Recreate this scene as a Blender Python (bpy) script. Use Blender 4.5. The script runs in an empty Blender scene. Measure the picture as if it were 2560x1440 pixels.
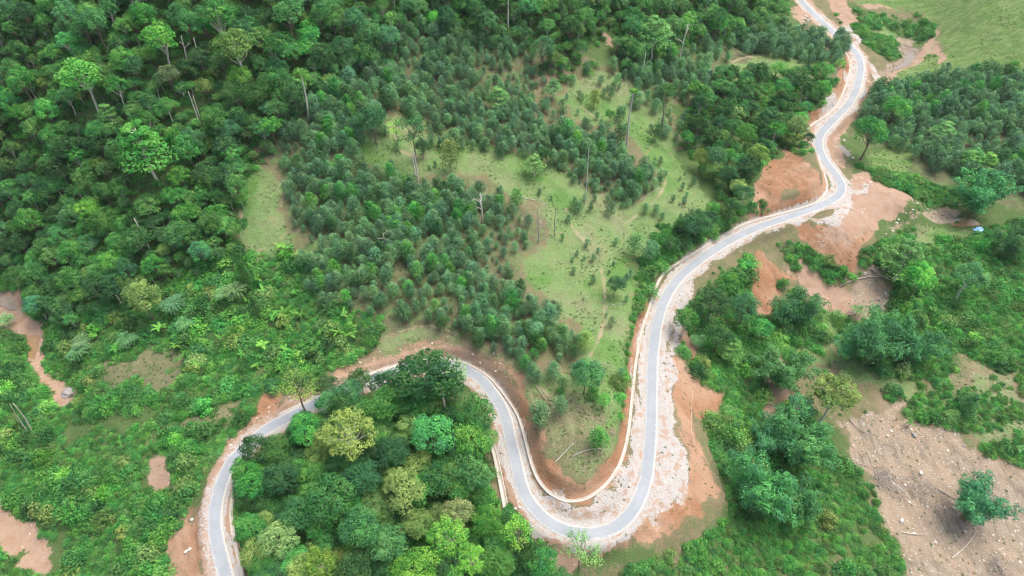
import bpy, math, random
import numpy as np
from mathutils import Vector

R = math.radians
SC = bpy.context.scene
COL = SC.collection

# ---------------------------------------------------------------- camera, sky, sun, exposure
PITCH, CAMZ, FPX = R(45.0), 180.0, 1707.0        # FPX: focal length in pixels of the 2560 px wide photograph
cam_data = bpy.data.cameras.new('camera')
cam_data.lens = 24.0
cam_data.sensor_width = 36.0
cam_data.clip_start = 1.0
cam_data.clip_end = 6000.0
cam = bpy.data.objects.new('camera', cam_data)
cam.location = (0, 0, CAMZ)
cam.rotation_euler = (R(90) - PITCH, 0, 0)
COL.objects.link(cam)
SC.camera = cam

SUN_EL, SUN_AZ = R(70.0), R(65.0)               # azimuth measured from +Y towards +X
world = bpy.data.worlds.new('World')
SC.world = world
world.use_nodes = True
wn = world.node_tree
sky = wn.nodes.new('ShaderNodeTexSky')
sky.sky_type = 'NISHITA'
sky.sun_disc = False
sky.sun_elevation = SUN_EL
sky.sun_rotation = SUN_AZ
sky.dust_density = 6.0
sky.ozone_density = 1.0
sky.air_density = 0.8
bg = wn.nodes['Background']
bg.inputs['Strength'].default_value = 0.15
wn.links.new(sky.outputs['Color'], bg.inputs['Color'])

sun_data = bpy.data.lights.new('sun', 'SUN')
sun_data.energy = 1.4
sun_data.angle = R(40.0)
sun_data.color = (1.0, 0.96, 0.9)
sun = bpy.data.objects.new('sun', sun_data)
sd = Vector((math.sin(SUN_AZ) * math.cos(SUN_EL), math.cos(SUN_AZ) * math.cos(SUN_EL), math.sin(SUN_EL)))
sun.rotation_euler = sd.to_track_quat('Z', 'Y').to_euler()
sun.location = (0, 0, 400)
COL.objects.link(sun)

SC.view_settings.view_transform = 'Standard'
SC.view_settings.look = 'None'
SC.view_settings.gamma = 1.0
SC.view_settings.exposure = 1.0
SC.render.engine = 'CYCLES'
SC.cycles.max_bounces = 5
SC.cycles.diffuse_bounces = 3
SC.cycles.use_adaptive_sampling = True
SC.cycles.adaptive_threshold = 0.035
SC.cycles.filter_width = 1.15
SC.cycles.glossy_bounces = 2
SC.cycles.transmission_bounces = 3
SC.cycles.transparent_max_bounces = 4
SC.cycles.volume_bounces = 1
SC.cycles.caustics_reflective = False
SC.cycles.caustics_refractive = False

HAZE = 0.000045                                   # density of the humid air

# ---------------------------------------------------------------- survey: photograph pixel -> place on the terrain
def ray(px, py):
    a = (np.asarray(px, float) - 1280.0) / FPX
    b = (np.asarray(py, float) - 720.0) / FPX
    dx = a
    dy = math.cos(PITCH) - b * math.sin(PITCH)
    dz = -math.sin(PITCH) - b * math.cos(PITCH)
    return dx, dy, dz

def at_z(px, py, z):
    dx, dy, dz = ray(px, py)
    t = (z - CAMZ) / dz
    return dx * t, dy * t

def depth_of(x, y, z):
    return y * math.cos(PITCH) + (CAMZ - z) * math.sin(PITCH)

def project(x, y, z):
    d = depth_of(x, y, z)
    v = -y * math.sin(PITCH) + (CAMZ - z) * math.cos(PITCH)
    return 1280 + FPX * x / d, 720 + FPX * v / d

# the road's centre line: photograph x, y and height
ROAD = [(580,1500,3),(564,1440,3),(552,1397,3.4),(537,1330,4),(536,1279,4.4),(546,1229,4.8),(558,1195,5),(574,1162,5.2),(591,1138,5.4),
        (642,1091,5.8),(675,1067,6),(748,1030,6.3),(820,992,6.5),(885,962,6.5),(951,938,6.4),(1000,924,6.3),(1060,912,6.1),(1110,909,5.8),(1145,914,5.5),(1172,927,5.2),
        (1206,950,4.7),(1225,975,4.3),(1246,1004,3.9),(1265,1044,3.4),(1275,1094,2.8),(1290,1162,2.0),(1307,1229,1.3),(1334,1272,0.9),
        (1374,1309,0.6),(1421,1330,0.5),(1471,1336,0.5),(1522,1328,0.6),(1565,1299,0.8),(1596,1256,1.0),(1616,1195,1.4),(1624,1128,1.9),
        (1628,1044,2.6),(1629,960,3.3),(1631,900,3.7),(1637,838,4.2),(1648,785,4.6),(1665,740,5.0),(1690,702,5.3),(1720,672,5.6),(1784,624,6.2),(1868,577,6.8),
        (1969,543,7.3),(2053,514,7.7),(2090,495,7.8),(2106,474,7.9),(2099,447,7.9),(2076,420,8.0),(2056,393,8.1),(2045,364,8.2),(2050,335,8.3),(2080,302,8.4),
        (2120,265,8.6),(2140,228,8.8),(2151,188,9.0),(2153,151,9.3),(2133,121,9.6),(2103,97,9.9),(2069,66,10.4),(2036,37,11),(2002,0,11.6),(1960,-50,12.4),(1900,-110,13)]

# survey heights: photograph x, y and height above the lowest bend of the road
CP = [
 # spur inside the hairpin and the clearing above it
 (1400,1180,4),(1450,1090,9),(1500,1000,8),(1420,960,10),(1350,960,9),(1530,880,8.5),(1450,800,11),(1550,700,10),(1500,600,14),(1600,560,12),
 (1300,860,11),(1150,800,13),(1000,790,13),(1300,700,14),(1150,640,17),(1000,600,19),(1350,520,19),(1150,480,23),(950,460,26),
 (1600,440,18),(1750,480,12),(1450,380,24),(1250,330,29),(1000,330,32),(1600,250,25),(1420,220,31),(1250,200,36),(1000,180,42),(1750,330,17),
 (1850,240,18),(1950,200,16),(1850,130,20),(2050,150,12.5),(1980,260,14),(1900,380,14),(1960,330,13),(1830,470,13),(1940,460,13),(2010,430,12),(1720,560,11.5),
 (1900,60,20),(1750,60,30),(1600,80,38),(1450,60,45),(1300,60,48),(1100,40,54),(2000,80,13),
 # the forest hill
 (850,300,40),(850,120,53),(700,400,32),(650,520,24),(650,620,18),(700,250,46),(650,60,63),(450,100,62),(450,300,42),(400,450,30),(250,200,52),(200,350,34),
 (150,60,62),(0,250,40),(0,60,62),(0,450,16),(200,500,17),(380,600,14),(500,560,18),(250,650,7),(120,650,-3),(0,620,-6),(900,20,62),
 # left lower slope and the stream
 (800,800,12),(850,700,17),(700,760,10),(560,760,8),(600,880,6),(450,850,3),(330,820,-3),(750,920,8),(640,980,6.5),(500,960,2),(350,960,-3),(250,920,-7),
 (200,820,-8),(20,730,-14),(70,800,-15),(95,880,-15.5),(140,950,-16),(175,985,-16.3),(0,900,-11),(60,1000,-13),(300,1050,-5),(480,1080,2),(560,1060,4.5),(400,1170,-1),(200,1150,-11),
 (60,1150,-15),(450,1290,1),(300,1300,-8),(150,1280,-14),(20,1300,-19),(70,1380,-19.5),(120,1440,-20),(0,1440,-17),(250,1440,-13),(400,1400,-3),(440,1440,0),
 # grove inside the upper bend
 (700,1180,4),(850,1100,7),(1000,1020,7),(1150,1050,4.5),(1000,1200,4),(1200,1180,1.0),(800,1300,2),(1000,1350,0),(1200,1300,-1.5),(640,1300,2.5),(700,1440,-1),(900,1440,-3),(1100,1440,-4),(1300,1400,-3),
 (1400,1420,-4),(1330,1340,-1.2),(1500,1440,-6),(900,1010,6.6),
 # fill and slopes outside the hairpin
 (1680,1180,1.0),(1690,1050,2.2),(1690,900,3.0),(1720,760,4.3),(1800,665,5.5),(1600,1370,-1.5),(1700,1290,-1),(1780,1240,-4),(1750,1050,-1.5),(1760,920,-2.5),(1740,820,-1),(1850,760,-3),(1900,680,1),
 (1700,1400,-8),(1850,1380,-11),(1850,1200,-9),(1850,1050,-7.5),(1850,920,-6.5),(1950,860,-8),(1950,740,-5),(2000,630,1),
 # the terrace of spoil and the valley floor
 (2150,520,7.4),(2200,500,7.2),(2270,505,6.5),(2150,590,6.0),(2060,580,6.6),(2210,600,1.5),(2130,660,0),(2050,690,-4),(2200,690,-5),(2120,740,-7),(2050,850,-9.5),(2180,780,-7),
 (2150,950,-11),(2000,1000,-10.5),(2100,1080,-13),(2250,1150,-14),(2400,1280,-15.5),(2540,1250,-14.5),(2300,1400,-17),(2500,1440,-17),(2100,1300,-14.5),(2000,1440,-15),(2250,1440,-16.5),
 (2300,900,-9),(2450,880,-7),(2560,980,-7),(2450,1060,-10.5),(2560,1130,-11.5),(2350,760,-6),(2500,720,-4.5),(2350,640,-3.5),(2400,560,-3),(2490,600,-3),(2560,560,-1),(2330,520,-1.5),(2260,570,-0.5),
 (2150,430,4.5),(2120,370,4),(2110,330,4.2),(2230,400,3),(2350,420,3),(2500,400,3),(2200,300,5),(2350,280,6),(2520,280,8),(2185,230,4.5),(2200,190,5),(2290,130,6),(2250,90,6.5),(2170,90,9),
 (2140,40,11),(2210,10,12),(2330,60,10),(2350,150,9),(2450,120,16),(2550,40,27),(2450,20,24),(2300,-20,16),(2560,200,12),
]
# beyond the frame: x, y, height
WP = [(-320,330,70),(-320,200,5),(-260,120,-10),(-260,60,-14),(-200,420,95),(0,430,80),(100,460,60),(240,470,36),(360,420,55),(360,300,30),(330,180,5),(280,90,-8),(0,30,-6),(150,40,-16),(-120,30,-18)]

def tps_fit(P, Z, reg=2e-3):
    n = len(P)
    d2 = ((P[:, None] - P[None]) ** 2).sum(-1)
    K = 0.5 * d2 * np.log(d2 + 1e-12) + reg * np.eye(n)
    Q = np.c_[np.ones(n), P]
    A = np.zeros((n + 3, n + 3))
    A[:n, :n] = K; A[:n, n:] = Q; A[n:, :n] = Q.T
    return np.linalg.solve(A, np.r_[Z, 0, 0, 0])

def tps_eval(P, w, X):
    out = np.empty(len(X))
    for i in range(0, len(X), 20000):
        x = X[i:i + 20000]
        d2 = ((x[:, None] - P[None]) ** 2).sum(-1)
        out[i:i + 20000] = (0.5 * d2 * np.log(d2 + 1e-12)) @ w[:-3] + w[-3] + x @ w[-2:]
    return out

pts, zs = [], []
for (px, py, z) in CP:
    x, y = at_z(px, py, z); pts.append((x, y)); zs.append(z)
for (px, py, z) in ROAD[::2]:
    x, y = at_z(px, py, z); pts.append((x, y)); zs.append(z)
for (x, y, z) in WP:
    pts.append((x, y)); zs.append(z)
TP, TZ = np.array(pts) / 100.0, np.array(zs)
TW = tps_fit(TP, TZ)

# grid of the terrain: 0.75 m inside, growing outwards to the horizon
def axis(a, b, step, far_a, far_b):
    core = np.arange(a, b + 1e-6, step)
    lo, hi, s = [], [], step
    v = a
    while v > far_a:
        s *= 1.3; v -= s; lo.append(v)
    v, s = core[-1], step
    while v < far_b:
        s *= 1.3; v += s; hi.append(v)
    return np.r_[lo[::-1], core, hi]

GX0, GX1, GY0, GY1 = -235.0, 315.0, 45.0, 465.0
XS = axis(GX0, GX1, 0.75, -1500, 1500)
YS = axis(GY0, GY1, 0.75, -900, 1700)
NX, NY = len(XS), len(YS)
GX, GY = np.meshgrid(XS, YS)                       # [iy, ix]

def vnoise(x, y, scale, seed):
    r = np.random.RandomState(seed)
    tab = r.rand(256, 256)
    u, v = x / scale, y / scale
    iu, iv = np.floor(u).astype(int), np.floor(v).astype(int)
    fu, fv = u - iu, v - iv
    fu = fu * fu * (3 - 2 * fu); fv = fv * fv * (3 - 2 * fv)
    a = tab[iv % 256, iu % 256]; b = tab[iv % 256, (iu + 1) % 256]
    c = tab[(iv + 1) % 256, iu % 256]; d = tab[(iv + 1) % 256, (iu + 1) % 256]
    return (a * (1 - fu) + b * fu) * (1 - fv) + (c * (1 - fu) + d * fu) * fv - 0.5

# thin-plate heights on a coarse 3 m lattice, then bilinear to the grid
cx, cy = np.arange(GX0, GX1 + 3, 3.0), np.arange(GY0, GY1 + 3, 3.0)
CXX, CYY = np.meshgrid(cx, cy)
CZ = tps_eval(TP, TW, np.c_[CXX.ravel(), CYY.ravel()] / 100.0).reshape(CXX.shape)

def bil(arr, xs0, ys0, step_x, step_y, x, y):
    u = np.clip((x - xs0) / step_x, 0, arr.shape[1] - 1.001); v = np.clip((y - ys0) / step_y, 0, arr.shape[0] - 1.001)
    iu, iv = u.astype(int), v.astype(int); fu, fv = u - iu, v - iv
    return (arr[iv, iu] * (1 - fu) + arr[iv, iu + 1] * fu) * (1 - fv) + (arr[iv + 1, iu] * (1 - fu) + arr[iv + 1, iu + 1] * fu) * fv

H = bil(CZ, GX0, GY0, 3.0, 3.0, np.clip(GX, GX0, GX1), np.clip(GY, GY0, GY1))
outd = np.hypot(np.maximum(np.maximum(GX0 - GX, GX - GX1), 0), np.maximum(np.maximum(GY0 - GY, GY - GY1), 0))
H += np.minimum(outd / 300.0, 1) * (60 * (vnoise(GX, GY, 420, 5) + 0.2) + 25 * vnoise(GX, GY, 140, 6))

def fidx(axis_vals, v):
    return np.interp(v, axis_vals, np.arange(len(axis_vals)))

def sample(arr, x, y):
    x, y = np.asarray(x, float), np.asarray(y, float)
    u = np.clip(fidx(XS, x), 0, NX - 1.001); v = np.clip(fidx(YS, y), 0, NY - 1.001)
    iu, iv = u.astype(int), v.astype(int); fu, fv = u - iu, v - iv
    return (arr[iv, iu] * (1 - fu) + arr[iv, iu + 1] * fu) * (1 - fv) + (arr[iv + 1, iu] * (1 - fu) + arr[iv + 1, iu + 1] * fu) * fv

def at(px, py, up=0.0):
    """the point of the terrain (raised by up) that the photograph shows at a pixel"""
    px, py = np.atleast_1d(np.asarray(px, float)), np.atleast_1d(np.asarray(py, float))
    dx, dy, dz = ray(px, py)
    ts = np.linspace(60, 900, 1000)
    X, Y, Z = dx[:, None] * ts, dy[:, None] * ts, CAMZ + dz[:, None] * ts
    below = Z < sample(H, X, Y) + up
    k = np.argmax(below, axis=1)
    k = np.where(below.any(axis=1), k, len(ts) - 1)
    t0, t1 = ts[np.maximum(k - 1, 0)], ts[k]
    for _ in range(10):
        tm = (t0 + t1) / 2
        b = (CAMZ + dz * tm) < sample(H, dx * tm, dy * tm) + up
        t1 = np.where(b, tm, t1); t0 = np.where(b, t0, tm)
    return np.c_[dx * t1, dy * t1]

def smooth(P, n=3):
    P = np.asarray(P, float)
    for _ in range(n):                              # Chaikin, ends kept
        Q = np.empty((2 * len(P), P.shape[1]))
        Q[0], Q[-1] = P[0], P[-1]
        Q[1:-1:2] = 0.75 * P[:-1] + 0.25 * P[1:]
        Q[2:-1:2] = 0.25 * P[:-1] + 0.75 * P[1:]
        P = Q
    return P

def resample(P, step):
    P = np.asarray(P, float)
    s = np.r_[0, np.cumsum(np.linalg.norm(np.diff(P[:, :2], axis=0), axis=1))]
    n = max(2, int(s[-1] / step) + 1)
    q = np.linspace(0, s[-1], n)
    return np.stack([np.interp(q, s, P[:, i]) for i in range(P.shape[1])], 1)

def line_dist(P, maxd):
    """distance, signed side (left positive) and parameter of the grid's vertices to a polyline, within maxd"""
    D = np.full(GX.shape, 1e3); S = np.ones(GX.shape); A = np.zeros(GX.shape)
    n = len(P)
    for i in range(n - 1):
        a, b = P[i, :2], P[i + 1, :2]
        x0, x1 = min(a[0], b[0]) - maxd, max(a[0], b[0]) + maxd
        y0, y1 = min(a[1], b[1]) - maxd, max(a[1], b[1]) + maxd
        i0, i1 = np.searchsorted(XS, [x0, x1]); j0, j1 = np.searchsorted(YS, [y0, y1])
        if i1 <= i0 or j1 <= j0: continue
        gx, gy = GX[j0:j1, i0:i1], GY[j0:j1, i0:i1]
        e = b - a
        t = np.clip(((gx - a[0]) * e[0] + (gy - a[1]) * e[1]) / (e @ e + 1e-9), 0, 1)
        d = np.hypot(gx - a[0] - t * e[0], gy - a[1] - t * e[1])
        sd_ = np.sign(e[0] * (gy - a[1]) - e[1] * (gx - a[0]))
        m = d < D[j0:j1, i0:i1]
        D[j0:j1, i0:i1][m] = d[m]; S[j0:j1, i0:i1][m] = sd_[m]; A[j0:j1, i0:i1][m] = ((i + t) / (n - 1))[m]
    return D, S, A

def sstep(x, a, b):
    t = np.clip((x - a) / (b - a), 0, 1)
    return t * t * (3 - 2 * t)

ROADW = []
for (px, py, z) in ROAD:
    x, y = at_z(px, py, z); ROADW.append((x, y, z))
ROADW = resample(smooth(ROADW, 3), 1.2)

# concrete side drain on the hill side of the road (hill on its left)
DRAIN = [(699,1034),(756,1008),(833,972),(884,948),(951,923),(991,911),(1040,899),(1078,894),(1119,893),(1152,898),(1186,913),(1226,940),(1243,960),(1266,988),(1297,1033),
         (1313,1094),(1334,1178),(1360,1222),(1394,1247),(1428,1255),(1471,1247),(1518,1212),(1552,1161),(1570,1094),(1577,1027),(1584,960),(1588,917),(1602,833),(1626,759),
         (1646,698),(1673,668),(1706,646),(1774,604),(1844,563),(1902,542),(1969,525),(2036,503),(2063,486),(2070,466),(2061,437),(2046,385)]
DRAIN2 = [(2018,326),(2032,308),(2069,287),(2096,260),(2113,222),(2126,178),(2126,151),(2112,128)]
CHUTE = [(1219,1084),(1236,1128),(1250,1195),(1266,1279)]
SIDE_DRAIN = [(612,1165),(592,1200),(580,1240),(576,1285),(583,1340),(597,1400),(606,1440)]

dr = resample(smooth(at(*zip(*DRAIN)), 2), 1.2)
dr2 = resample(smooth(at(*zip(*DRAIN2)), 2), 1.2)

# cut banks above the drains: height of the bank along the drain
def bank(P, prof, base_fade=26):
    global H
    D, S, A = line_dist(P, 30)
    hb = np.interp(A, prof[0], prof[1])
    hb = hb * (1 + 0.5 * vnoise(GX, GY, 7, 31))
    m = (S > 0) & (D < 29) & (A > 0.002) & (A < 0.998)
    H = H + np.where(m, hb * sstep(D, 0.7, 0.7 + np.maximum(hb, 0.5) * 1.0) * (1 - sstep(D, 6, base_fade)), 0)
    return D, S, A, m

n_d = len(DRAIN) - 1
f = lambda i: i / n_d
prof = ([0, f(5), f(8), f(13), f(16), f(20), f(23), f(27), f(31), f(33), f(35), f(38), 1],
        [0.6, 0.8, 2.2, 2.8, 3.0, 3.2, 2.6, 0.6, 0.6, 1.5, 4.0, 5.0, 3.5])
DRD, DRS, DRA, DRM = bank(dr, prof)
DR2D, DR2S, _, DR2M = bank(dr2, ([0, .3, .6, .8, 1], [3, 2.5, 3, 4.5, 3]))

# the road's bench
RD, RS, RA = line_dist(ROADW, 24)
rz = np.interp(RA, np.linspace(0, 1, len(ROADW)), ROADW[:, 2])
k = 1 - sstep(RD, 3.0, 6.0)
k = np.where(RD < 24, k, 0)
k = np.where((DRM & (DRD < 20)) | DR2M, np.minimum(k, 1 - sstep(np.where(DRM, DRD, DR2D), 0.2, 0.9)), k)
H = H * (1 - k) + (rz - 0.05) * k

# ---------------------------------------------------------------- land cover: outlines traced on the ground
def poly_mask(P):
    M = np.zeros(GX.shape, bool)
    i0, i1 = np.searchsorted(XS, [P[:, 0].min(), P[:, 0].max()]); j0, j1 = np.searchsorted(YS, [P[:, 1].min(), P[:, 1].max()])
    if i1 <= i0 or j1 <= j0: return M
    gx, gy = GX[j0:j1, i0:i1], GY[j0:j1, i0:i1]
    c = np.zeros(gx.shape, bool)
    n = len(P)
    for i in range(n):
        (xa, ya), (xb, yb) = P[i], P[(i + 1) % n]
        if ya == yb: continue
        c ^= ((ya > gy) != (yb > gy)) & (gx < (xb - xa) * (gy - ya) / (yb - ya) + xa)
    M[j0:j1, i0:i1] = c
    return M

def dens(pts, k=5):
    """outline with points added along its edges, so that it follows the relief"""
    out = []
    for i in range(len(pts)):
        a, b = pts[i], pts[(i + 1) % len(pts)]
        for j in range(k):
            out.append((a[0] + (b[0] - a[0]) * j / k, a[1] + (b[1] - a[1]) * j / k))
    return out

def blur(M, n=1):
    M = M.astype(float)
    for _ in range(n):
        M = (np.roll(M, 1, 0) + 2 * M + np.roll(M, -1, 0)) / 4
        M = (np.roll(M, 1, 1) + 2 * M + np.roll(M, -1, 1)) / 4
    return M

def area(polys, up=0.0, soft=3):
    M = np.zeros(GX.shape)
    for p in polys:
        q = dens(p)
        M = np.maximum(M, poly_mask(at([a[0] for a in q], [a[1] for a in q], up)))
    M = blur(M, soft)
    return sample(M, GX + WARPX, GY + WARPY) if soft else M

WARPX = 9 * vnoise(GX, GY, 14, 41) + 4 * vnoise(GX, GY, 5, 42) + 2 * vnoise(GX, GY, 2.2, 43)
WARPY = 9 * vnoise(GX, GY, 14, 44) + 4 * vnoise(GX, GY, 5, 45) + 2 * vnoise(GX, GY, 2.2, 46)

def strip(lines, half, soft=1):
    M = np.zeros(GX.shape)
    for l in lines:
        D, _, _ = line_dist(resample(smooth(at(*zip(*l)), 2), 1.0), half + 2)
        M = np.maximum(M, 1 - sstep(D, half * 0.6, half + 0.5))
    return blur(M, soft)

GRASS = [
 [(880,350),(960,335),(990,265),(1040,260),(1060,340),(1200,365),(1300,380),(1400,400),(1480,480),(1600,500),(1640,400),(1600,340),(1660,330),(1700,400),(1770,500),(1740,550),(1650,610),(1610,650),(1600,760),(1575,850),(1560,960),(1490,950),(1460,860),(1420,780),(1330,730),(1290,670),(1360,600),(1330,500),(1240,450),(1050,440),(960,430),(890,410)],
 [(600,410),(720,450),(720,570),(690,640),(620,640),(590,540)],
 [(780,600),(850,580),(910,640),(890,700),(800,750),(755,690)],
 [(960,840),(1060,800),(1180,850),(1230,880),(1330,915),(1420,930),(1290,960),(1200,890),(1060,858),(950,885)],
 [(1400,190),(1560,180),(1700,240),(1670,330),(1600,345),(1480,320),(1400,260)],
 [(1290,930),(1560,930),(1545,1100),(1500,1150),(1400,1150),(1340,1060),(1290,960)],
 [(1790,170),(1900,120),(2090,150),(2060,200),(1980,190),(1880,175),(1830,240)],
 [(2040,760),(2090,770),(2120,850),(2190,930),(2330,960),(2300,1000),(2180,980),(2080,900),(2000,960),(1990,880),(2050,840)],
 [(2380,940),(2560,930),(2560,1120),(2440,1120),(2310,1060),(2260,1020),(2300,980)],
 [(2140,60),(2200,60),(2290,90),(2230,80),(2160,100)],[(1270,250),(1330,230),(1320,280),(1275,285)],
 [(2240,610),(2330,570),(2420,580),(2380,640),(2260,650)],
]
LUSH = [
 [(2110,0),(2330,-40),(2700,-40),(2700,200),(2560,195),(2400,190),(2300,220),(2200,260),(2170,240),(2210,200),(2340,140),(2350,70),(2290,20)],
 [(2165,388),(2215,362),(2300,365),(2265,440),(2190,432)],[(2440,690),(2560,680),(2560,800),(2490,790)],[(1265,250),(1330,230),(1325,280),(1275,290)],
 [(1640,560),(1560,640),(1590,560)],[(1500,690),(1560,690),(1550,770),(1500,760)],[(2300,590),(2420,580),(2380,610),(2310,620)],
]
RED = [
 [(1890,420),(1970,360),(2035,410),(2060,475),(2000,512),(1870,550)],
 [(2040,578),(1940,605),(1790,685),(1745,720),(1690,770),(1672,860),(1690,900),(1755,960),(1745,1080),(1775,1170),(1805,1240),(1760,1310),(1650,1345),(1560,1400),(1460,1440),(1440,1395),(1560,1352),(1660,1290),(1735,1200),(1705,1010),(1668,900),(1665,800),(1705,745),(1830,650)],
 [(1310,1060),(1345,1090),(1380,1170),(1440,1190),(1490,1160),(1545,1100),(1560,1130),(1520,1205),(1470,1243),(1425,1250),(1390,1240),(1352,1210),(1330,1150)],
 [(930,893),(965,868),(1100,858),(1200,885),(1290,950),(1330,1050),(1318,1090),(1290,1010),(1230,930),(1150,885),(1050,880)],
 [(640,1020),(695,985),(700,1040),(620,1075)],[(830,930),(900,905),(950,890),(900,940),(840,960)],
 [(610,1075),(520,1185),(478,1300),(425,1380),(430,1460),(535,1460),(512,1300),(530,1200),(585,1120),(650,1075)],
 [(1920,640),(1970,690),(2010,700),(1960,770),(1970,830),(1900,800),(1880,700)],[(2050,560),(2150,590),(2200,600),(2150,680),(2080,640),(2000,600)],
 [(1340,85),(1375,95),(1375,140),(1350,130)],[(2095,180),(2125,140),(2120,230),(2095,240)],[(1690,800),(1750,900),(1700,900)],[(1750,970),(1820,1000),(1790,1060),(1760,1030)],
 [(700,1400),(740,1400),(730,1440),(690,1440)],[(1640,870),(1680,860),(1690,960),(1650,960)],
]
PINK = [
 [(2348,75),(2342,118),(2298,168),(2245,192),(2192,222),(2178,205),(2232,176),(2284,150),(2320,110),(2330,75)],[(2325,125),(2370,155),(2360,165),(2318,140)],
 [(-60,670),(40,738),(98,802),(110,870),(143,932),(197,966),(182,1003),(142,990),(62,890),(35,830),(-60,755)],
 [(-60,1250),(45,1280),(70,1340),(150,1470),(60,1470),(20,1370),(-60,1330)],
 [(2110,440),(2180,440),(2250,475),(2295,500),(2225,560),(2180,600),(2140,610),(2040,585),(2100,520)],
 [(1330,1340),(1420,1380),(1480,1390),(1440,1420),(1370,1420),(1320,1390)],[(2040,330),(2080,340),(2130,395),(2110,420),(2050,370)],
 [(2130,700),(2060,700),(2000,640),(1990,690),(2050,760),(2130,830),(2140,790)],[(1960,880),(2000,900),(1980,990),(1920,1000),(1900,930)],
 [(1910,990),(1980,960),(1990,1020),(1900,1050)],[(840,940),(1000,885),(1040,890),(900,950),(830,985),(720,1040),(700,1030)],
 [(2070,0),(2110,0),(2170,60),(2130,80)],[(1985,0),(2010,60),(2080,110),(2060,120),(2000,70),(1970,20)],[(2160,0),(2250,10),(2180,20)],[(320,1080),(350,1100),(340,1140)],
 [(350,1140),(430,1150),(445,1195),(400,1210),(360,1180)],[(1515,60),(1545,90),(1530,110),(1505,100)],[(2140,200),(2180,190),(2200,240),(2160,260)],
]
GRAVEL = [
 [(1700,685),(1790,650),(1730,715),(1690,780),(1665,880),(1690,960),(1700,1080),(1735,1190),(1705,1260),(1620,1335),(1590,1290),(1640,1150),(1642,900),(1665,770)],
 [(1345,1190),(1390,1245),(1430,1256),(1471,1248),(1518,1214),(1552,1163),(1570,1094),(1580,1000),(1600,900),(1608,1000),(1606,1150),(1580,1240),(1520,1305),(1440,1310),(1370,1275),(1320,1220)],
 [(1960,555),(1800,650),(1870,600),(2050,540),(2130,490),(2180,450),(2160,520),(2080,560)],[(1600,870),(1640,740),(1700,665),(1850,580),(1700,690),(1640,800),(1615,900)],
 [(880,952),(760,1010),(690,1050),(640,1090),(600,1130),(700,1060),(850,980)],[(2060,440),(2075,470),(2050,500),(2090,480)],
 [(2125,150),(2100,250),(2020,330),(2080,300),(2130,260)],[(2150,80),(2100,60),(2170,140),(2190,200),(2170,210)],
]
STONY = [
 [(2050,1030),(2200,1055),(2290,1085),(2400,1115),(2450,1155),(2560,1175),(2680,1200),(2680,1480),(2300,1480),(2240,1330),(2215,1230),(2120,1160),(2090,1100)],
 [(2060,725),(2190,690),(2245,700),(2230,790),(2150,790),(2180,830),(2060,770)],
 [(2228,82),(2290,85),(2312,118),(2285,160),(2205,195),(2190,260),(2172,240),(2180,185),(2240,150),(2255,112)],
 [(2105,350),(2140,385),(2130,410),(2095,370)],[(2330,500),(2395,520),(2355,552),(2300,548),(2235,602),(2225,590),(2290,540)],
 [(2300,1010),(2240,1010),(2190,1040),(2210,1060)],
]
SLASH = [[(1310,960),(1420,960),(1530,1030),(1540,1110),(1480,1160),(1390,1160),(1330,1060)],[(230,920),(420,890),(510,930),(400,990),(250,990)],[(510,1020),(600,1040),(600,1080),(430,1090),(420,1060)],[(1340,1010),(1420,1000),(1480,1100),(1440,1150),(1380,1120)],[(2400,880),(2450,880),(2460,950),(2400,990)],
         [(1870,250),(1900,320),(1850,330)],[(1560,90),(1590,110),(1570,140)],[(1400,95),(1440,110),(1430,140),(1400,130)],[(1700,840),(1760,860),(1750,900)],[(400,950),(440,1000),(400,1030)]]
LITTER = [
 [(1000,60),(1330,120),(1350,330),(1000,340),(890,400),(640,400),(700,280),(900,160)],
 [(640,380),(890,370),(1060,450),(1160,450),(1310,510),(1350,600),(1280,660),(1320,740),(1400,790),(1440,870),(1200,860),(1000,820),(780,770),(760,640),(700,420)],
 [(1300,380),(1560,350),(1640,440),(1580,510),(1460,470)],[(1570,180),(1900,90),(2120,110),(2090,170),(1900,170),(1820,250),(1700,260)],
 [(2180,230),(2560,190),(2680,190),(2680,560),(2400,480),(2130,340)],
]
GREEN = [[(-300,-140),(2010,-140),(1990,60),(2100,260),(2020,330),(1860,540),(1650,640),(1560,1080),(1500,1000),(1640,540),(1700,300),(1560,160),(1340,130),(900,170),(600,420),(590,640),(760,640),(960,800),(850,920),(600,1080),(440,1320),(430,1460),(-300,1460)],
 [(600,1130),(960,930),(1180,960),(1240,1250),(1330,1300),(1560,1400),(2300,1460),(600,1460)],[(1700,1380),(1830,1280),(1770,1000),(2000,1000),(2250,1340),(2300,1460)],[(2100,800),(2560,560),(2560,930),(2200,930)],[(1720,740),(1900,640),(1930,850),(1720,880)],[(2100,250),(2560,170),(2700,170),(2700,640),(2200,640),(2120,400)],[(2100,0),(2340,60),(2330,160),(2250,150)]]
PATHS = [[(1655,335),(1622,372),(1640,402),(1670,440),(1652,490),(1590,540),(1560,560)],[(1415,520),(1430,570),(1480,620),(1510,690),(1514,770),(1505,830),(1475,892)],
         [(2340,70),(2338,110),(2295,158),(2240,180),(2195,205)],[(2320,128),(2345,150)],[(1440,250),(1470,280),(1500,300)],[(1525,320),(1560,333),(1600,342)],[(1215,885),(1260,905),(1330,912)],
         [(2420,890),(2440,930),(2400,985)],[(2440,930),(2500,925)],[(595,490),(600,540),(640,625)],[(712,455),(700,540),(670,590)],[(640,632),(700,600),(715,580)],[(1813,158),(1860,145),(1900,140)],
         [(985,340),(1000,380),(1080,392),(1110,390)],[(2055,790),(2075,860),(2110,900)],[(1345,960),(1400,1010),(1440,1090)],[(1310,950),(1350,1030),(1390,1110)],[(960,845),(1060,808),(1150,838)]]
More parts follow.
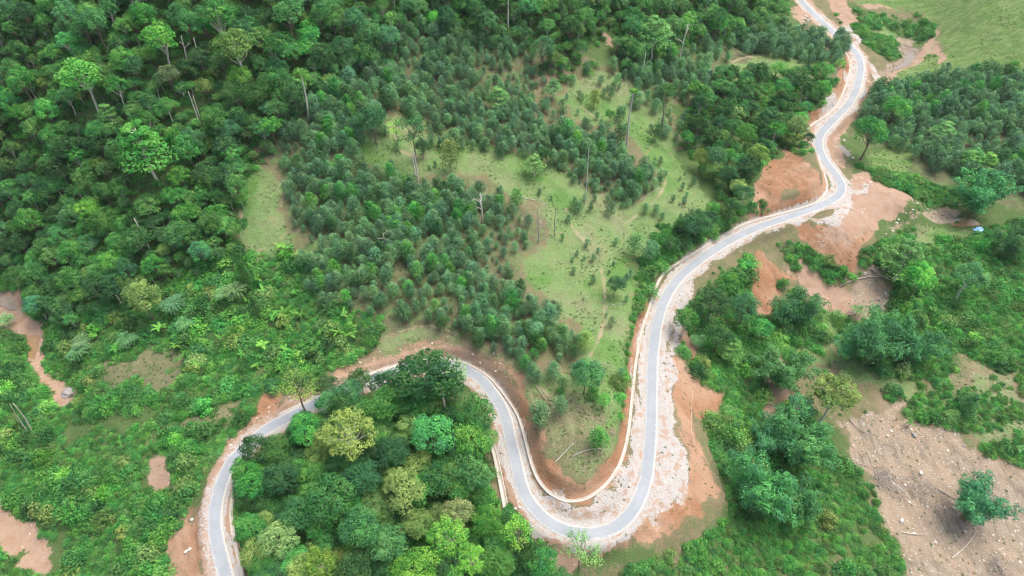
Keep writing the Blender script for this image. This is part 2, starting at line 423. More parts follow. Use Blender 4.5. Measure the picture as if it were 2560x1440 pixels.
PATCH = [[(2136,222),(2165,228),(2160,245),(2130,255)]]

m_grass = area(GRASS, 0, 14); m_lush = np.maximum(area(LUSH[:1], 0, 10), area(LUSH[1:], 0, 4)); m_red = area(RED, 0, 5); m_pink = area(PINK, 0, 6); m_gravel = area(GRAVEL, 0, 4); m_stony = area(STONY, 0, 7)
m_slash = area(SLASH, 0, 12); m_litter = area(LITTER, 0, 14); m_path = strip(PATHS, 0.3) * (.6 + .9 * vnoise(GX, GY, 5, 91))
# bare earth of the cut faces, gravel of the shoulders
cut = np.where(DRM & (DRD < 6), sstep(DRD, 0.2, 0.8) * (1 - sstep(DRD, 1.6, 3.6)), 0)
cut = np.maximum(cut, np.where(DR2M & (DR2D < 8), 1 - sstep(DR2D, 2, 5), 0))
straight = (DRA > f(24.2)) & (DRA < f(33)) & DRM
m_red = np.maximum(m_red, np.where(straight, cut * 0.4 * (1 - sstep(DRD, .8, 1.3)), cut))
shoulder = 1 - sstep(RD + 3.0 * vnoise(GX, GY, 6, 81), 2.8, 5.2)
m_gravel = np.maximum(m_gravel, shoulder * np.where(DRM & (DRD > 0.9), 0, 1))
left_leg = (RA < 0.19)
m_pink = np.maximum(m_pink, (1 - sstep(RD + 4 * vnoise(GX, GY, 7, 82), 4.5, 8.5)) * (RA > .62) * (RD < 20) * np.where(DR2M & (DR2D > 1), 0, 1))
m_pink = np.maximum(m_pink, (1 - sstep(RD, 3, 6.5)) * (RA < 0.30))
m_gravel = np.where(left_leg, m_gravel * np.where(RS > 0, 0.55, 1), m_gravel)
m_green = area(GREEN, 0, 14)
bare = np.clip(np.maximum.reduce([m_red, m_pink, m_gravel, m_stony, m_path]), 0, 1)

# water: outline and level; the bed is cut below it
POOLS = [('stream_pool', [(62,842),(100,835),(96,870),(80,905),(66,890)], 'mud'), ('stream_pool', [(150,975),(188,980),(180,996),(150,992)], 'grey'),
         ('stream_pool', [(-30,722),(30,738),(45,775),(20,775),(-30,750)], 'grey'),
         ('stream_pool', [(2268,128),(2290,135),(2276,160),(2240,175),(2222,180),(2260,155)], 'grey'), ('pond', [(2375,552),(2410,543),(2450,552),(2450,562),(2400,570),(2378,562)], 'mud'),
         ('stream_pool', [(2092,358),(2105,358),(2128,388),(2120,394)], 'grey')]
pools = []
for nm, pl, kind in POOLS:
    q = dens(pl, 3)
    P = at([a[0] for a in q], [a[1] for a in q])
    zl = float(np.percentile(sample(H, P[:, 0], P[:, 1]), 30))
    pools.append((nm, P, zl, kind))

near = np.minimum(sstep(RD, 3.0, 7.0), sstep(np.minimum(DRD, DR2D), 0.5, 2.0))
H = H + near * (0.9 * vnoise(GX, GY, 9.0, 11) + 0.55 * vnoise(GX, GY, 3.7, 12) + 0.25 * vnoise(GX, GY, 1.7, 13)) * np.where(outd > 0, 0, 1)
rill = np.abs(vnoise(GX + 0.6 * GY, GY * 0.4, 2.6, 14))
H = H - near * m_red * 1.5 * (0.5 - rill) - near * m_stony * (GX > 80) * 1.2 * (.5 - np.abs(vnoise(GX * .8 + GY * .6, (GY * .8 - GX * .6) * .3, 3.4, 15))) + near * m_stony * .5 * vnoise(GX, GY, 5, 16)
for nm, P, zl, kind in pools:
    m = blur(poly_mask(P), 2)
    H = H * (1 - m) + np.minimum(H, zl - 0.35) * m

# ---------------------------------------------------------------- mesh and material helpers
def mesh_np(name, V, F, mats=(), mat_idx=None, attrs=None, smooth_=False, fattrs=None):
    V = np.asarray(V, np.float32); F = np.asarray(F, np.int32)
    me = bpy.data.meshes.new(name)
    nf, k_ = F.shape
    me.vertices.add(len(V)); me.vertices.foreach_set('co', V.ravel())
    me.loops.add(nf * k_); me.loops.foreach_set('vertex_index', F.ravel())
    me.polygons.add(nf); me.polygons.foreach_set('loop_start', np.arange(0, nf * k_, k_, dtype=np.int32))
    if mat_idx is not None: me.polygons.foreach_set('material_index', np.asarray(mat_idx, np.int32))
    me.polygons.foreach_set('use_smooth', np.full(nf, bool(smooth_)))
    for m in mats: me.materials.append(m)
    for dom, dct in (('POINT', attrs or {}), ('FACE', fattrs or {})):
        for an, av in dct.items():
            a = me.attributes.new(an, 'FLOAT', dom); a.data.foreach_set('value', np.asarray(av, np.float32).ravel())
    me.update(calc_edges=True)
    return me

def link(name, data, parent=None, loc=(0, 0, 0), rot=(0, 0, 0), scale=(1, 1, 1)):
    o = bpy.data.objects.new(name, data); COL.objects.link(o)
    o.location = loc; o.rotation_euler = rot; o.scale = scale
    if parent is not None: o.parent = parent
    return o

def tag(o, label=None, cat=None, group=None, kind=None):
    if label: o['label'] = label
    if cat: o['category'] = cat
    if group: o['group'] = group
    if kind: o['kind'] = kind
    return o

class NT:
    def __init__(self, name, rough=0.9, spec=0.2):
        self.m = bpy.data.materials.new(name); self.m.use_nodes = True
        self.t = self.m.node_tree; self.b = self.t.nodes['Principled BSDF']
        self.b.inputs['Roughness'].default_value = rough
        self.b.inputs['Specular IOR Level'].default_value = spec
        self.pos = None
    def n(self, typ, **kw):
        nd = self.t.nodes.new(typ)
        for k_, v in kw.items(): setattr(nd, k_, v)
        return nd
    def l(self, a, b): self.t.links.new(a, b)
    def put(self, sock, v):
        if isinstance(v, (int, float, tuple, list)): sock.default_value = (*v, 1.0) if isinstance(v, (tuple, list)) and len(v) == 3 and sock.type == 'RGBA' else v
        else: self.l(v, sock)
    def math(self, op, a, b=0.0, clamp=False):
        nd = self.n('ShaderNodeMath', operation=op, use_clamp=clamp)
        self.put(nd.inputs[0], a); self.put(nd.inputs[1], b)
        return nd.outputs[0]
    def mix(self, fac, a, b):
        nd = self.n('ShaderNodeMix', data_type='RGBA')
        self.put(nd.inputs['Factor'], fac); self.put(nd.inputs['A'], a); self.put(nd.inputs['B'], b)
        return nd.outputs['Result']
    def ramp(self, v, lo, hi, a=0.0, b=1.0):
        nd = self.n('ShaderNodeMapRange', interpolation_type='SMOOTHSTEP')
        self.put(nd.inputs['Value'], v); nd.inputs['From Min'].default_value = lo; nd.inputs['From Max'].default_value = hi
        nd.inputs['To Min'].default_value = a; nd.inputs['To Max'].default_value = b
        return nd.outputs['Result']
    def position(self):
        if self.pos is None: self.pos = self.n('ShaderNodeNewGeometry').outputs['Position']
        return self.pos
    def noise(self, scale, detail=4, rough=0.6, vec=None):
        nd = self.n('ShaderNodeTexNoise'); self.l(vec or self.position(), nd.inputs['Vector'])
        nd.inputs['Scale'].default_value = scale; nd.inputs['Detail'].default_value = detail; nd.inputs['Roughness'].default_value = rough
        return nd.outputs['Fac']
    def voronoi(self, scale, feature='F1'):
        nd = self.n('ShaderNodeTexVoronoi', feature=feature); self.l(self.position(), nd.inputs['Vector']); nd.inputs['Scale'].default_value = scale
        return nd
    def attr(self, name):
        return self.n('ShaderNodeAttribute', attribute_name=name).outputs['Fac']
    def color(self, c): self.put(self.b.inputs['Base Color'], c)
    def bump(self, h, strength=0.5, dist=0.2):
        nd = self.n('ShaderNodeBump'); self.l(h, nd.inputs['Height']); nd.inputs['Strength'].default_value = strength; nd.inputs['Distance'].default_value = dist
        self.l(nd.outputs['Normal'], self.b.inputs['Normal'])

# ---- ground
g = NT('ground_cover', 0.95, 0.15)
n1, n2, n3, n4 = g.noise(0.045, 2), g.noise(0.35, 4, 0.65), g.noise(1.6, 3, 0.7), g.noise(5.0, 2, 0.7)
edge = g.math('ADD', g.math('MULTIPLY', g.math('SUBTRACT', n2, 0.5), 1.6), g.math('MULTIPLY', g.math('SUBTRACT', n3, 0.5), 1.3))
def lay(base, name, col, lo=0.38, hi=0.62, k_=1.0):
    v = g.math('ADD', g.attr(name), g.math('MULTIPLY', edge, k_))
    gate = g.ramp(g.attr(name), 0.02, 0.25)
    return g.mix(g.math('MULTIPLY', g.ramp(v, lo, hi), gate), base, col)
dry = g.mix(g.ramp(n2, 0.35, 0.65), (0.190, 0.152, 0.095), (0.129, 0.141, 0.065))
dry = g.mix(g.ramp(n3, 0.48, 0.7), dry, (0.091, 0.129, 0.046))
dry = g.mix(g.ramp(n1, 0.55, 0.7, 0, .7), dry, (0.251, 0.190, 0.129))
grn = g.mix(g.ramp(n2, 0.3, 0.7), (0.065, 0.125, 0.034), (0.087, 0.122, 0.046))
grn = g.mix(g.ramp(n3, 0.5, 0.75), grn, (0.114, 0.167, 0.061))
col = lay(dry, 'green', grn)
lit = g.mix(g.ramp(n3, 0.35, 0.65), (0.135, 0.105, 0.072), (0.105, 0.135, 0.06))
lit = g.mix(g.ramp(n2, 0.46, 0.60), lit, (0.125, 0.175, 0.07))
col = lay(col, 'litter', lit)
gr = g.mix(g.ramp(n2, 0.36, 0.64), (0.121, 0.228, 0.065), (0.194, 0.263, 0.114))
gr = g.mix(g.ramp(n1, 0.52, 0.66, 0, .8), gr, (0.208, 0.223, 0.120))
gr = g.mix(g.ramp(n1, 0.47, 0.34), gr, (0.092, 0.208, 0.045))
gr = g.mix(g.ramp(n3, 0.5, 0.66, 0, .8), gr, (0.087, 0.157, 0.045))
gr = g.mix(g.math('MULTIPLY', g.ramp(n2, 0.5, 0.6), g.ramp(n4, 0.42, 0.6)), gr, (0.072, 0.132, 0.040))
gr = g.mix(g.math('MULTIPLY', g.ramp(n1, 0.45, 0.55), g.ramp(n3, 0.54, 0.64)), gr, (0.252, 0.202, 0.125))
gr = g.mix(g.ramp(n4, 0.56, 0.7, 0, 0.55), gr, (0.252, 0.283, 0.165))
gr = g.mix(g.math('MULTIPLY', g.ramp(n2, 0.42, 0.30), g.ramp(n3, 0.40, 0.52)), gr, (0.235, 0.20, 0.115))
gr = g.mix(g.math('MULTIPLY', g.ramp(n4, 0.46, 0.40, 0, .7), g.ramp(n3, 0.46, 0.54)), gr, (0.06, 0.115, 0.035))
col = lay(col, 'grass', gr)
rid = g.n('ShaderNodeTexNoise'); mp = g.n('ShaderNodeMapping'); g.l(g.position(), mp.inputs['Vector']); mp.inputs['Rotation'].default_value = (0, 0, .5); mp.inputs['Scale'].default_value = (.05, .45, .45); g.l(mp.outputs[0], rid.inputs['Vector']); rid.inputs['Scale'].default_value = 1.0; rid.inputs['Detail'].default_value = 3
lu = g.mix(g.ramp(rid.outputs['Fac'], 0.38, 0.62), (0.092, 0.182, 0.043), (0.161, 0.228, 0.085))
lu = g.mix(g.ramp(n2, 0.5, 0.66, 0, .7), lu, (0.087, 0.151, 0.046))
lu = g.mix(g.ramp(n4, 0.5, 0.66, 0, .6), lu, (0.166, 0.209, 0.085))
lu = g.mix(g.ramp(n3, 0.52, 0.66, 0, .8), lu, (0.070, 0.137, 0.034))
col = lay(col, 'lush', lu)
sl = g.mix(g.ramp(n3, 0.38, 0.58), (0.228, 0.182, 0.122), (0.129, 0.152, 0.068))
col = lay(col, 'slash', sl, 0.5, 0.95, 1.6)
st = g.mix(g.ramp(n2, 0.35, 0.65), (0.247, 0.200, 0.139), (0.282, 0.237, 0.179))
stk = g.n('ShaderNodeTexNoise'); mp2 = g.n('ShaderNodeMapping'); g.l(g.position(), mp2.inputs['Vector']); mp2.inputs['Rotation'].default_value = (0, 0, .75); mp2.inputs['Scale'].default_value = (0.846, 0.116, 0.490); g.l(mp2.outputs[0], stk.inputs['Vector']); stk.inputs['Scale'].default_value = 1.0; stk.inputs['Detail'].default_value = 5
st = g.mix(g.ramp(stk.outputs['Fac'], 0.5, 0.64, 0, .75), st, (0.160, 0.131, 0.108))
st = g.mix(g.ramp(stk.outputs['Fac'], 0.42, 0.34, 0, .6), st, (0.338, 0.233, 0.152))
st = g.mix(g.ramp(n3, 0.55, 0.75), st, (0.227, 0.193, 0.152))
st = g.mix(g.ramp(n4, 0.55, 0.7, 0, .7), st, (0.181, 0.151, 0.113))
st = g.mix(g.ramp(n1, 0.45, 0.6, 0, .6), st, (0.307, 0.236, 0.165))
vo = g.voronoi(1.3)
st = g.mix(g.ramp(vo.outputs['Distance'], 0.22, 0.12, 0, 0.55), st, (0.427, 0.402, 0.345))
col = lay(col, 'stony', st)
rd = g.mix(g.ramp(n2, 0.3, 0.7), (0.259, 0.132, 0.069), (0.301, 0.177, 0.104))
rd = g.mix(g.ramp(n3, 0.5, 0.72), rd, (0.196, 0.092, 0.048))
rd = g.mix(g.ramp(n1, 0.42, 0.62, 0, 0.55), rd, (0.405, 0.283, 0.192))
rd = g.mix(g.ramp(n4, 0.6, 0.72, 0, 0.5), rd, (0.420, 0.332, 0.254))
col = lay(col, 'red', rd)
pk = g.mix(g.ramp(n2, 0.35, 0.65), (0.312, 0.208, 0.143), (0.338, 0.245, 0.180))
pk = g.mix(g.ramp(n3, 0.55, 0.75), pk, (0.273, 0.161, 0.099))
col = lay(col, 'pink', pk)
gv = g.mix(g.ramp(n3, 0.3, 0.65), (0.357, 0.330, 0.295), (0.398, 0.392, 0.377))
gv = g.mix(g.ramp(n2, 0.5, 0.62), gv, (0.346, 0.263, 0.202))
gv = g.mix(g.math('MULTIPLY', g.ramp(n4, 0.56, 0.66, 0, .8), g.ramp(n2, 0.54, 0.44)), gv, (0.220, 0.223, 0.167))
col = lay(col, 'gravel', gv)
col = lay(col, 'path', (0.29, 0.25, 0.155), 0.22, 0.5, 0.5)
g.color(col)
g.bump(g.math('ADD', g.math('MULTIPLY', n3, 0.9), g.math('MULTIPLY', n4, 0.5)), 0.8, 0.45)

ids = np.arange(NX * NY).reshape(NY, NX)
F = np.stack([ids[:-1, :-1], ids[:-1, 1:], ids[1:, 1:], ids[1:, :-1]], -1).reshape(-1, 4)
terrain = link('terrain', mesh_np('terrain', np.stack([GX, GY, H], -1).reshape(-1, 3), F, [g.m], smooth_=True,
               attrs=dict(green=m_green, litter=m_litter, grass=m_grass, lush=m_lush, slash=m_slash, stony=m_stony, red=m_red, pink=m_pink, gravel=m_gravel, path=m_path)))
tag(terrain, kind='structure')

# ---- road
a = NT('asphalt', 0.9, 0.25)
a1, a2, a3 = a.noise(0.15, 4), a.noise(1.1, 5, 0.7), a.noise(9, 3)
ac = a.mix(a.ramp(a1, 0.3, 0.7), (0.233, 0.262, 0.283), (0.281, 0.308, 0.327))
ac = a.mix(a.ramp(a2, 0.5, 0.8, 0, 0.5), ac, (0.378, 0.388, 0.382))
edg = a.math('ADD', a.attr('edge'), a.math('MULTIPLY', a.math('SUBTRACT', a2, 0.5), 0.55))
ac = a.mix(a.ramp(edg, 0.6, 1.0, 0, 0.85), ac, (0.476, 0.450, 0.406))
trk = a.math('ABSOLUTE', a.math('SUBTRACT', a.attr('edge'), 0.45))
ac = a.mix(a.ramp(trk, 0.16, 0.02, 0, 0.3), ac, (0.247, 0.267, 0.286))
a.color(ac); a.bump(a3, 0.2, 0.02)

def ribbon(name, P, prof, mat, closed=False, edge=None, jitter=0.0, seed=1):
    """sweep of a cross-section [(offset to the left, height)] along x, y, z points"""
    P = np.asarray(P); t = np.gradient(P[:, :2], axis=0); t /= np.linalg.norm(t, axis=1)[:, None] + 1e-9
    nrm = np.c_[-t[:, 1], t[:, 0]]; k_ = len(prof); rs = np.random.RandomState(seed)
    V = np.zeros((len(P), k_, 3))
    for j, (o, h) in enumerate(prof):
        oo = o + (rs.randn(len(P)) * jitter if jitter and j in (0, 1, k_ - 2, k_ - 1) else 0)
        V[:, j, :2] = P[:, :2] + nrm * np.reshape(oo * np.ones(len(P)), (-1, 1)); V[:, j, 2] = P[:, 2] + h
    i = np.arange(len(P) * k_).reshape(len(P), k_)
    F = np.stack([i[:-1, 1:], i[:-1, :-1], i[1:, :-1], i[1:, 1:]], -1).reshape(-1, 4)
    at_ = dict(edge=np.tile(edge, len(P))) if edge is not None else None
    return mesh_np(name, V.reshape(-1, 3), F, [mat], attrs=at_, smooth_=True)

rw = [(-2.08, -0.25), (-1.98, 0.05), (-1.35, 0.07), (-0.55, 0.085), (0, 0.09), (0.55, 0.085), (1.35, 0.07), (1.98, 0.05), (2.08, -0.25)]
tag(link('road', ribbon('road', ROADW, rw, a.m, edge=[1, 1, .68, .28, 0, .28, .68, 1, 1], jitter=0.06)), kind='structure')
# a newer apron of darker asphalt by the ford
ap = NT('apron_asphalt', 0.9, 0.25); ap.color(ap.mix(ap.ramp(ap.noise(1.2), .35, .65), (0.190, 0.205, 0.220), (0.228, 0.243, 0.258)))
q = at(*zip(*dens(PATCH[0], 4)))
def fan(name, P, z, mat, drop=0.3):
    c = P.mean(0); n = len(P)
    zz = np.full(n, z) if np.isscalar(z) else z
    V = np.r_[np.c_[P, zz], np.c_[P * 1.0, zz - drop], [[c[0], c[1], np.mean(zz)]]]
    F = []
    for i in range(n):
        j = (i + 1) % n
        F += [(i, j, 2 * n), (i, i + n, j + n), (i, j + n, j)]
    return mesh_np(name, V, F, [mat])
tag(link('road_apron', fan('road_apron', q, sample(H, q[:, 0], q[:, 1]).mean() + 0.12, ap.m)), kind='structure')

# ---- drains
c = NT('drain_concrete', 0.9, 0.2)
cc = c.mix(c.ramp(c.noise(0.8, 5, .7), 0.3, 0.7), (0.402, 0.353, 0.293), (0.450, 0.426, 0.386))
cc = c.mix(c.ramp(c.noise(0.25), 0.55, 0.7, 0, 0.5), cc, (0.353, 0.267, 0.206))
c.color(cc)
dprof = [(-0.5, -0.5), (-0.48, 0.08), (-0.3, 0.09), (-0.25, 0.02), (0.25, 0.02), (0.3, 0.16), (0.48, 0.16), (0.5, -0.5)]
def drain(P, mat, prof=dprof, name='drain_channel'):
    P = np.asarray(P)[:, :2]
    t = np.gradient(P, axis=0); t /= np.linalg.norm(t, axis=1)[:, None] + 1e-9; nrm = np.c_[-t[:, 1], t[:, 0]]
    z = np.maximum.reduce([sample(H, *(P + nrm * o).T) for o in (-.45, 0, .3)])
    z = np.convolve(np.r_[[z[0]] * 3, z, [z[-1]] * 3], np.ones(7) / 7, 'valid')
    return tag(link(name, ribbon(name, np.c_[P, z], prof, mat)), kind='structure')
drain(dr, c.m); drain(dr2, c.m)
drain(resample(smooth(at(*zip(*SIDE_DRAIN)), 2), 1.2), c.m)
ch = resample(smooth(at(*zip(*CHUTE)), 2), 1.0)
drain(ch, c.m, [(-0.8, -1.2), (-0.8, 0.35), (-0.5, 0.35), (-0.45, 0.1), (0.45, 0.1), (0.5, 0.35), (0.8, 0.35), (0.8, -1.2)])

# ---- water
def water_mat(name, colr, rough):
    w = NT(name, rough, 0.5)
    w.color(w.mix(w.ramp(w.noise(0.5), .35, .65), colr, tuple(v * 0.8 for v in colr))); w.bump(w.noise(3, 3), 0.08, 0.05)
    return w.m
WM = dict(mud=water_mat('silty_water', (0.251, 0.163, 0.076), 0.12), grey=water_mat('clear_shallow_water', (0.20, 0.175, 0.14), 0.3))
for nm, P, zl, kind in pools:
    tag(link(nm, fan(nm, P, zl, WM[kind], 0.05)), kind='structure')

# ---------------------------------------------------------------- vegetation: meshes
def foliage_mat(name, ramp=None, trans=0.38, rough=0.7):
    m = NT(name, rough, 0.12)
    oi = m.n('ShaderNodeObjectInfo')
    if ramp is None:
        base = oi.outputs['Color']
    else:
        cr = m.n('ShaderNodeValToRGB'); m.l(oi.outputs['Random'], cr.inputs['Fac'])
        els = cr.color_ramp.elements
        while len(els) < len(ramp): els.new(0.5)
        for i, c_ in enumerate(ramp):
            els[i].position = i / (len(ramp) - 1); els[i].color = (*c_, 1)
        base = cr.outputs['Color']
    hsv = m.n('ShaderNodeHueSaturation')
    m.l(base, hsv.inputs['Color'])
    r2 = m.math('FRACT', m.math('MULTIPLY', oi.outputs['Random'], 37.7))
    m.l(m.math('ADD', m.ramp(r2, 0, 1, 0.490, 0.516), m.ramp(m.attr('var'), 0, 1, 0.028, -0.026)), hsv.inputs['Hue'])
    v = m.math('MULTIPLY', m.ramp(m.attr('var'), 0, 1, 0.68, 1.38), m.ramp(m.math('FRACT', m.math('MULTIPLY', oi.outputs['Random'], 11.3)), 0, 1, 0.82, 1.2))
    m.l(v, hsv.inputs['Value']); hsv.inputs['Saturation'].default_value = 0.98
    m.color(hsv.outputs['Color'])
    tr = m.n('ShaderNodeBsdfTranslucent'); m.l(hsv.outputs['Color'], tr.inputs['Color'])
    mx = m.n('ShaderNodeMixShader'); mx.inputs[0].default_value = trans
    m.l(m.b.outputs[0], mx.inputs[1]); m.l(tr.outputs[0], mx.inputs[2])
    m.l(mx.outputs[0], m.t.nodes['Material Output'].inputs['Surface'])
    return m.m

def bark_mat(name, c1, c2, scale=2.0):
    b = NT(name, 0.9, 0.2)
    b.color(b.mix(b.ramp(b.noise(scale, 4, .7), .35, .65), c1, c2)); b.bump(b.noise(6, 3), .4, .05)
    return b.m

LEAF = foliage_mat('leaves')
LEAF_FOREST = foliage_mat('forest_leaves', [(0.066,0.196,0.064),(0.095,0.289,0.076),(0.143,0.381,0.085),(0.086,0.232,0.085),(0.190,0.347,0.085)])
LEAF_ACACIA = foliage_mat('plantation_leaves', [(0.107,0.233,0.114),(0.133,0.299,0.128),(0.155,0.351,0.133),(0.112,0.252,0.133),(0.181,0.351,0.142)])
LEAF_SHRUB = foliage_mat('shrub_leaves', [(0.072,0.239,0.051),(0.096,0.350,0.064),(0.126,0.318,0.092),(0.082,0.297,0.069),(0.144,0.403,0.078),(0.067,0.201,0.055),(0.183,0.318,0.092)])
LEAF_GRASS = foliage_mat('grass_blades', [(0.15,0.26,0.08),(0.22,0.33,0.12),(0.13,0.24,0.07),(0.30,0.34,0.17)], 0.35, 0.8)
LEAF_DRY = foliage_mat('dry_stalks', [(0.30,0.25,0.17),(0.22,0.17,0.12),(0.36,0.30,0.21)], 0.1, 0.9)
BARK = bark_mat('bark', (0.16, 0.125, 0.09), (0.26, 0.22, 0.17))
BARK_PALE = bark_mat('pale_bark', (0.50, 0.46, 0.39), (0.62, 0.59, 0.53))
BARK_GREY = bark_mat('weathered_wood', (0.30, 0.26, 0.21), (0.45, 0.40, 0.34))

class Leaves:
    def __init__(self, seed):
        self.r = np.random.RandomState(seed); self.V = []; self.A = []
    def add(self, C, N, L, W, T=None, var=None):
        n = len(C); r = self.r
        N = N / (np.linalg.norm(N, axis=1)[:, None] + 1e-9)
        if T is None: T = r.randn(n, 3)
        T = T - (T * N).sum(1)[:, None] * N; T /= np.linalg.norm(T, axis=1)[:, None] + 1e-9
        S = np.cross(N, T); L = np.reshape(L * np.ones(n), (-1, 1)); W = np.reshape(W * np.ones(n), (-1, 1))
        self.V.append(np.stack([C + T * L / 2, C + S * W / 2 + T * L * .05, C - T * L / 2, C - S * W / 2 + T * L * .05], 1))
        self.A.append(r.rand(n) if var is None else var)
    def lobe(self, c_, rad, n, L, W, low=-0.35, jit=0.5, shell=0.25, droop=0.0):
        r = self.r
        d = r.randn(int(n * 2.2) + 8, 3); d /= np.linalg.norm(d, axis=1)[:, None]; d = d[d[:, 2] > low][:n]
        n = len(d)
        pos = np.asarray(c_) + d * np.asarray(rad) * (1 - shell + shell * 1.5 * r.rand(n, 1))
        N = d + r.randn(n, 3) * jit + np.array([0, 0, 0.45])
        T = None
        if droop: T = np.c_[d[:, :2] * 0.6, -np.full(n, droop)] + r.randn(n, 3) * 0.35
        self.add(pos, N, L * (0.7 + 0.6 * r.rand(n)), W * (0.7 + 0.6 * r.rand(n)), T, np.clip(r.rand() * 0.6 + 0.4 * r.rand(n), 0, 1))
    def arrays(self):
        V = np.concatenate(self.V).reshape(-1, 3); A = np.concatenate(self.A)
        return V, np.arange(len(V)).reshape(-1, 4), A
    def mesh(self, name, mat):
        V, F, A = self.arrays()
        return mesh_np(name, V, F, [mat], fattrs=dict(var=A))

def tubes(segs, k_=6):
    """tapered tubes [(points, radii)] -> verts, quads"""
    V, F, b = [], [], 0
    for P, rad in segs:
        P = np.asarray(P, float); n = len(P); rad = np.interp(np.linspace(0, 1, n), np.linspace(0, 1, len(rad)), rad)
        t = np.gradient(P, axis=0); t /= np.linalg.norm(t, axis=1)[:, None] + 1e-9
        u = np.cross(t, [0.31, 0.95, 0.05]); u /= np.linalg.norm(u, axis=1)[:, None] + 1e-9; w = np.cross(t, u)
        an = np.arange(k_) * 2 * math.pi / k_
        ring = P[:, None] + (u[:, None] * np.cos(an)[None, :, None] + w[:, None] * np.sin(an)[None, :, None]) * rad[:, None, None]
        V.append(ring.reshape(-1, 3))
        i = b + np.arange(n * k_).reshape(n, k_); j = np.roll(i, -1, 1)
        F.append(np.stack([i[:-1], j[:-1], j[1:], i[1:]], -1).reshape(-1, 4)); b += n * k_
        V.append(P[-1:] + t[-1:] * rad[-1] * .5); F.append(np.stack([i[-1], j[-1], np.full(k_, b), np.full(k_, b)], -1)); b += 1
    return np.concatenate(V), np.concatenate(F)

def clean_quads(V, F):
    return V, F

def tube_mesh(name, segs, mat, k_=6):
    V, F = tubes(segs, k_)
    me = bpy.data.meshes.new(name)
    me.from_pydata(V.tolist(), [], [tuple(dict.fromkeys(f_)) for f_ in F.tolist()])
    me.materials.append(mat)
    for p in me.polygons: p.use_smooth = True
    return me

def bent(a, b, n, wob, r):
    a, b = np.asarray(a, float), np.asarray(b, float)
    t = np.linspace(0, 1, n)[:, None]
    return a + (b - a) * t + np.sin(t * math.pi) * r.randn(1, 3) * wob + r.randn(n, 3) * wob * 0.15 * np.sin(t * math.pi)

def tree_round(seed, rad, th, nl, ln, L, W, flat=0.75, barkm=BARK, lobe_r=(0.30, 0.46), open_=0.62, trunk_r=0.22, leafm=LEAF, jit=0.5):
    """broad crown of lobes on limbs; returns crown mesh, trunk mesh, crown centre height, crown width"""
    lv = Leaves(seed); r = lv.r; segs = []
    trunk_top = np.array([r.randn() * .3, r.randn() * .3, th])
    segs.append((bent((0, 0, -0.8), trunk_top, 6, 0.25, r), [trunk_r * 1.3, trunk_r, trunk_r * .75]))
    ga = math.pi * (3 - math.sqrt(5)); off = r.rand() * 6
    for i in range(nl):
        zf = 1 - (i + 0.5) / nl * 1.35
        hr = math.sqrt(max(0, 1 - min(1, abs(zf)) ** 2)); an = i * ga + off + r.randn() * .25
        d = np.array([math.cos(an) * hr, math.sin(an) * hr, zf])
        k2 = open_ * (0.72 + 0.5 * r.rand())
        cpos = np.array([0, 0, th + rad * flat * 0.45]) + d * rad * k2 * np.array([1, 1, flat])
        lr = rad * (lobe_r[0] + (lobe_r[1] - lobe_r[0]) * r.rand())
        lv.lobe(cpos, (lr, lr, lr * 0.78), ln, L, W, jit=jit)
        if i % 2 == 0 or nl < 14: segs.append((bent(trunk_top * (0.6 + .4 * r.rand()), cpos, 5, 0.25, r), [trunk_r * .5, trunk_r * .15]))
    return lv.mesh('crown', leafm), tube_mesh('trunk', segs, barkm), th + rad * flat * 0.45, rad * 2 * (open_ + 0.33)

def tree_tier(seed, rad, th, leafm=LEAF, barkm=BARK_PALE):
    lv = Leaves(seed); r = lv.r
    segs = [(bent((0, 0, -.8), (0, 0, th + 2.5), 7, .3, r), [.28, .2, .1])]
    for tier in range(4):
        z = th - 1.5 + tier * 1.5; rr = rad * (1.0 - tier * 0.2)
        for q in range(9 - tier):
            an = q * 6.283 / (9 - tier) + tier + r.randn() * .2; k2 = (0.45 + 0.3 * r.rand())
            cpos = np.array([math.cos(an) * rr * k2, math.sin(an) * rr * k2, z + r.randn() * .3])
            lv.lobe(cpos, (rr * .38, rr * .38, rr * .16), 85, .55, .3, low=-.2, jit=.35)
            segs.append((bent((0, 0, z - .8), cpos, 4, .15, r), [.12, .04]))
    return lv.mesh('crown', leafm), tube_mesh('trunk', segs, barkm), th + 1.0, rad * 1.9

def tree_acacia(seed, leafm=LEAF, sparse=1.0):
    lv = Leaves(seed); r = lv.r; h = 6.6
    segs = [(bent((0, 0, -.6), (r.randn() * .2, r.randn() * .2, h * .9), 6, .15, r), [.09, .07, .02])]
    for i in range(17):
        f_ = (i + .5) / 17; z = h * (0.24 + 0.76 * f_)
        rr = 2.2 * math.sin(math.pi * min(1, 0.22 + 0.72 * f_)) ** 0.8 * (0.85 + .3 * r.rand())
        an = i * 2.4 + r.randn() * .3
        cpos = np.array([math.cos(an) * rr * .55, math.sin(an) * rr * .55, z])
        lr = 0.55 + rr * .38
        lv.lobe(cpos, (lr * .85, lr * .85, lr), int(58 * sparse), .5, .2, low=-.5, jit=.6)
        if i % 3 == 0: segs.append((bent((0, 0, z - .9), cpos, 3, .05, r), [.035, .012]))
    return lv.mesh('crown', leafm), tube_mesh('trunk', segs, BARK), h * .6, 4.7

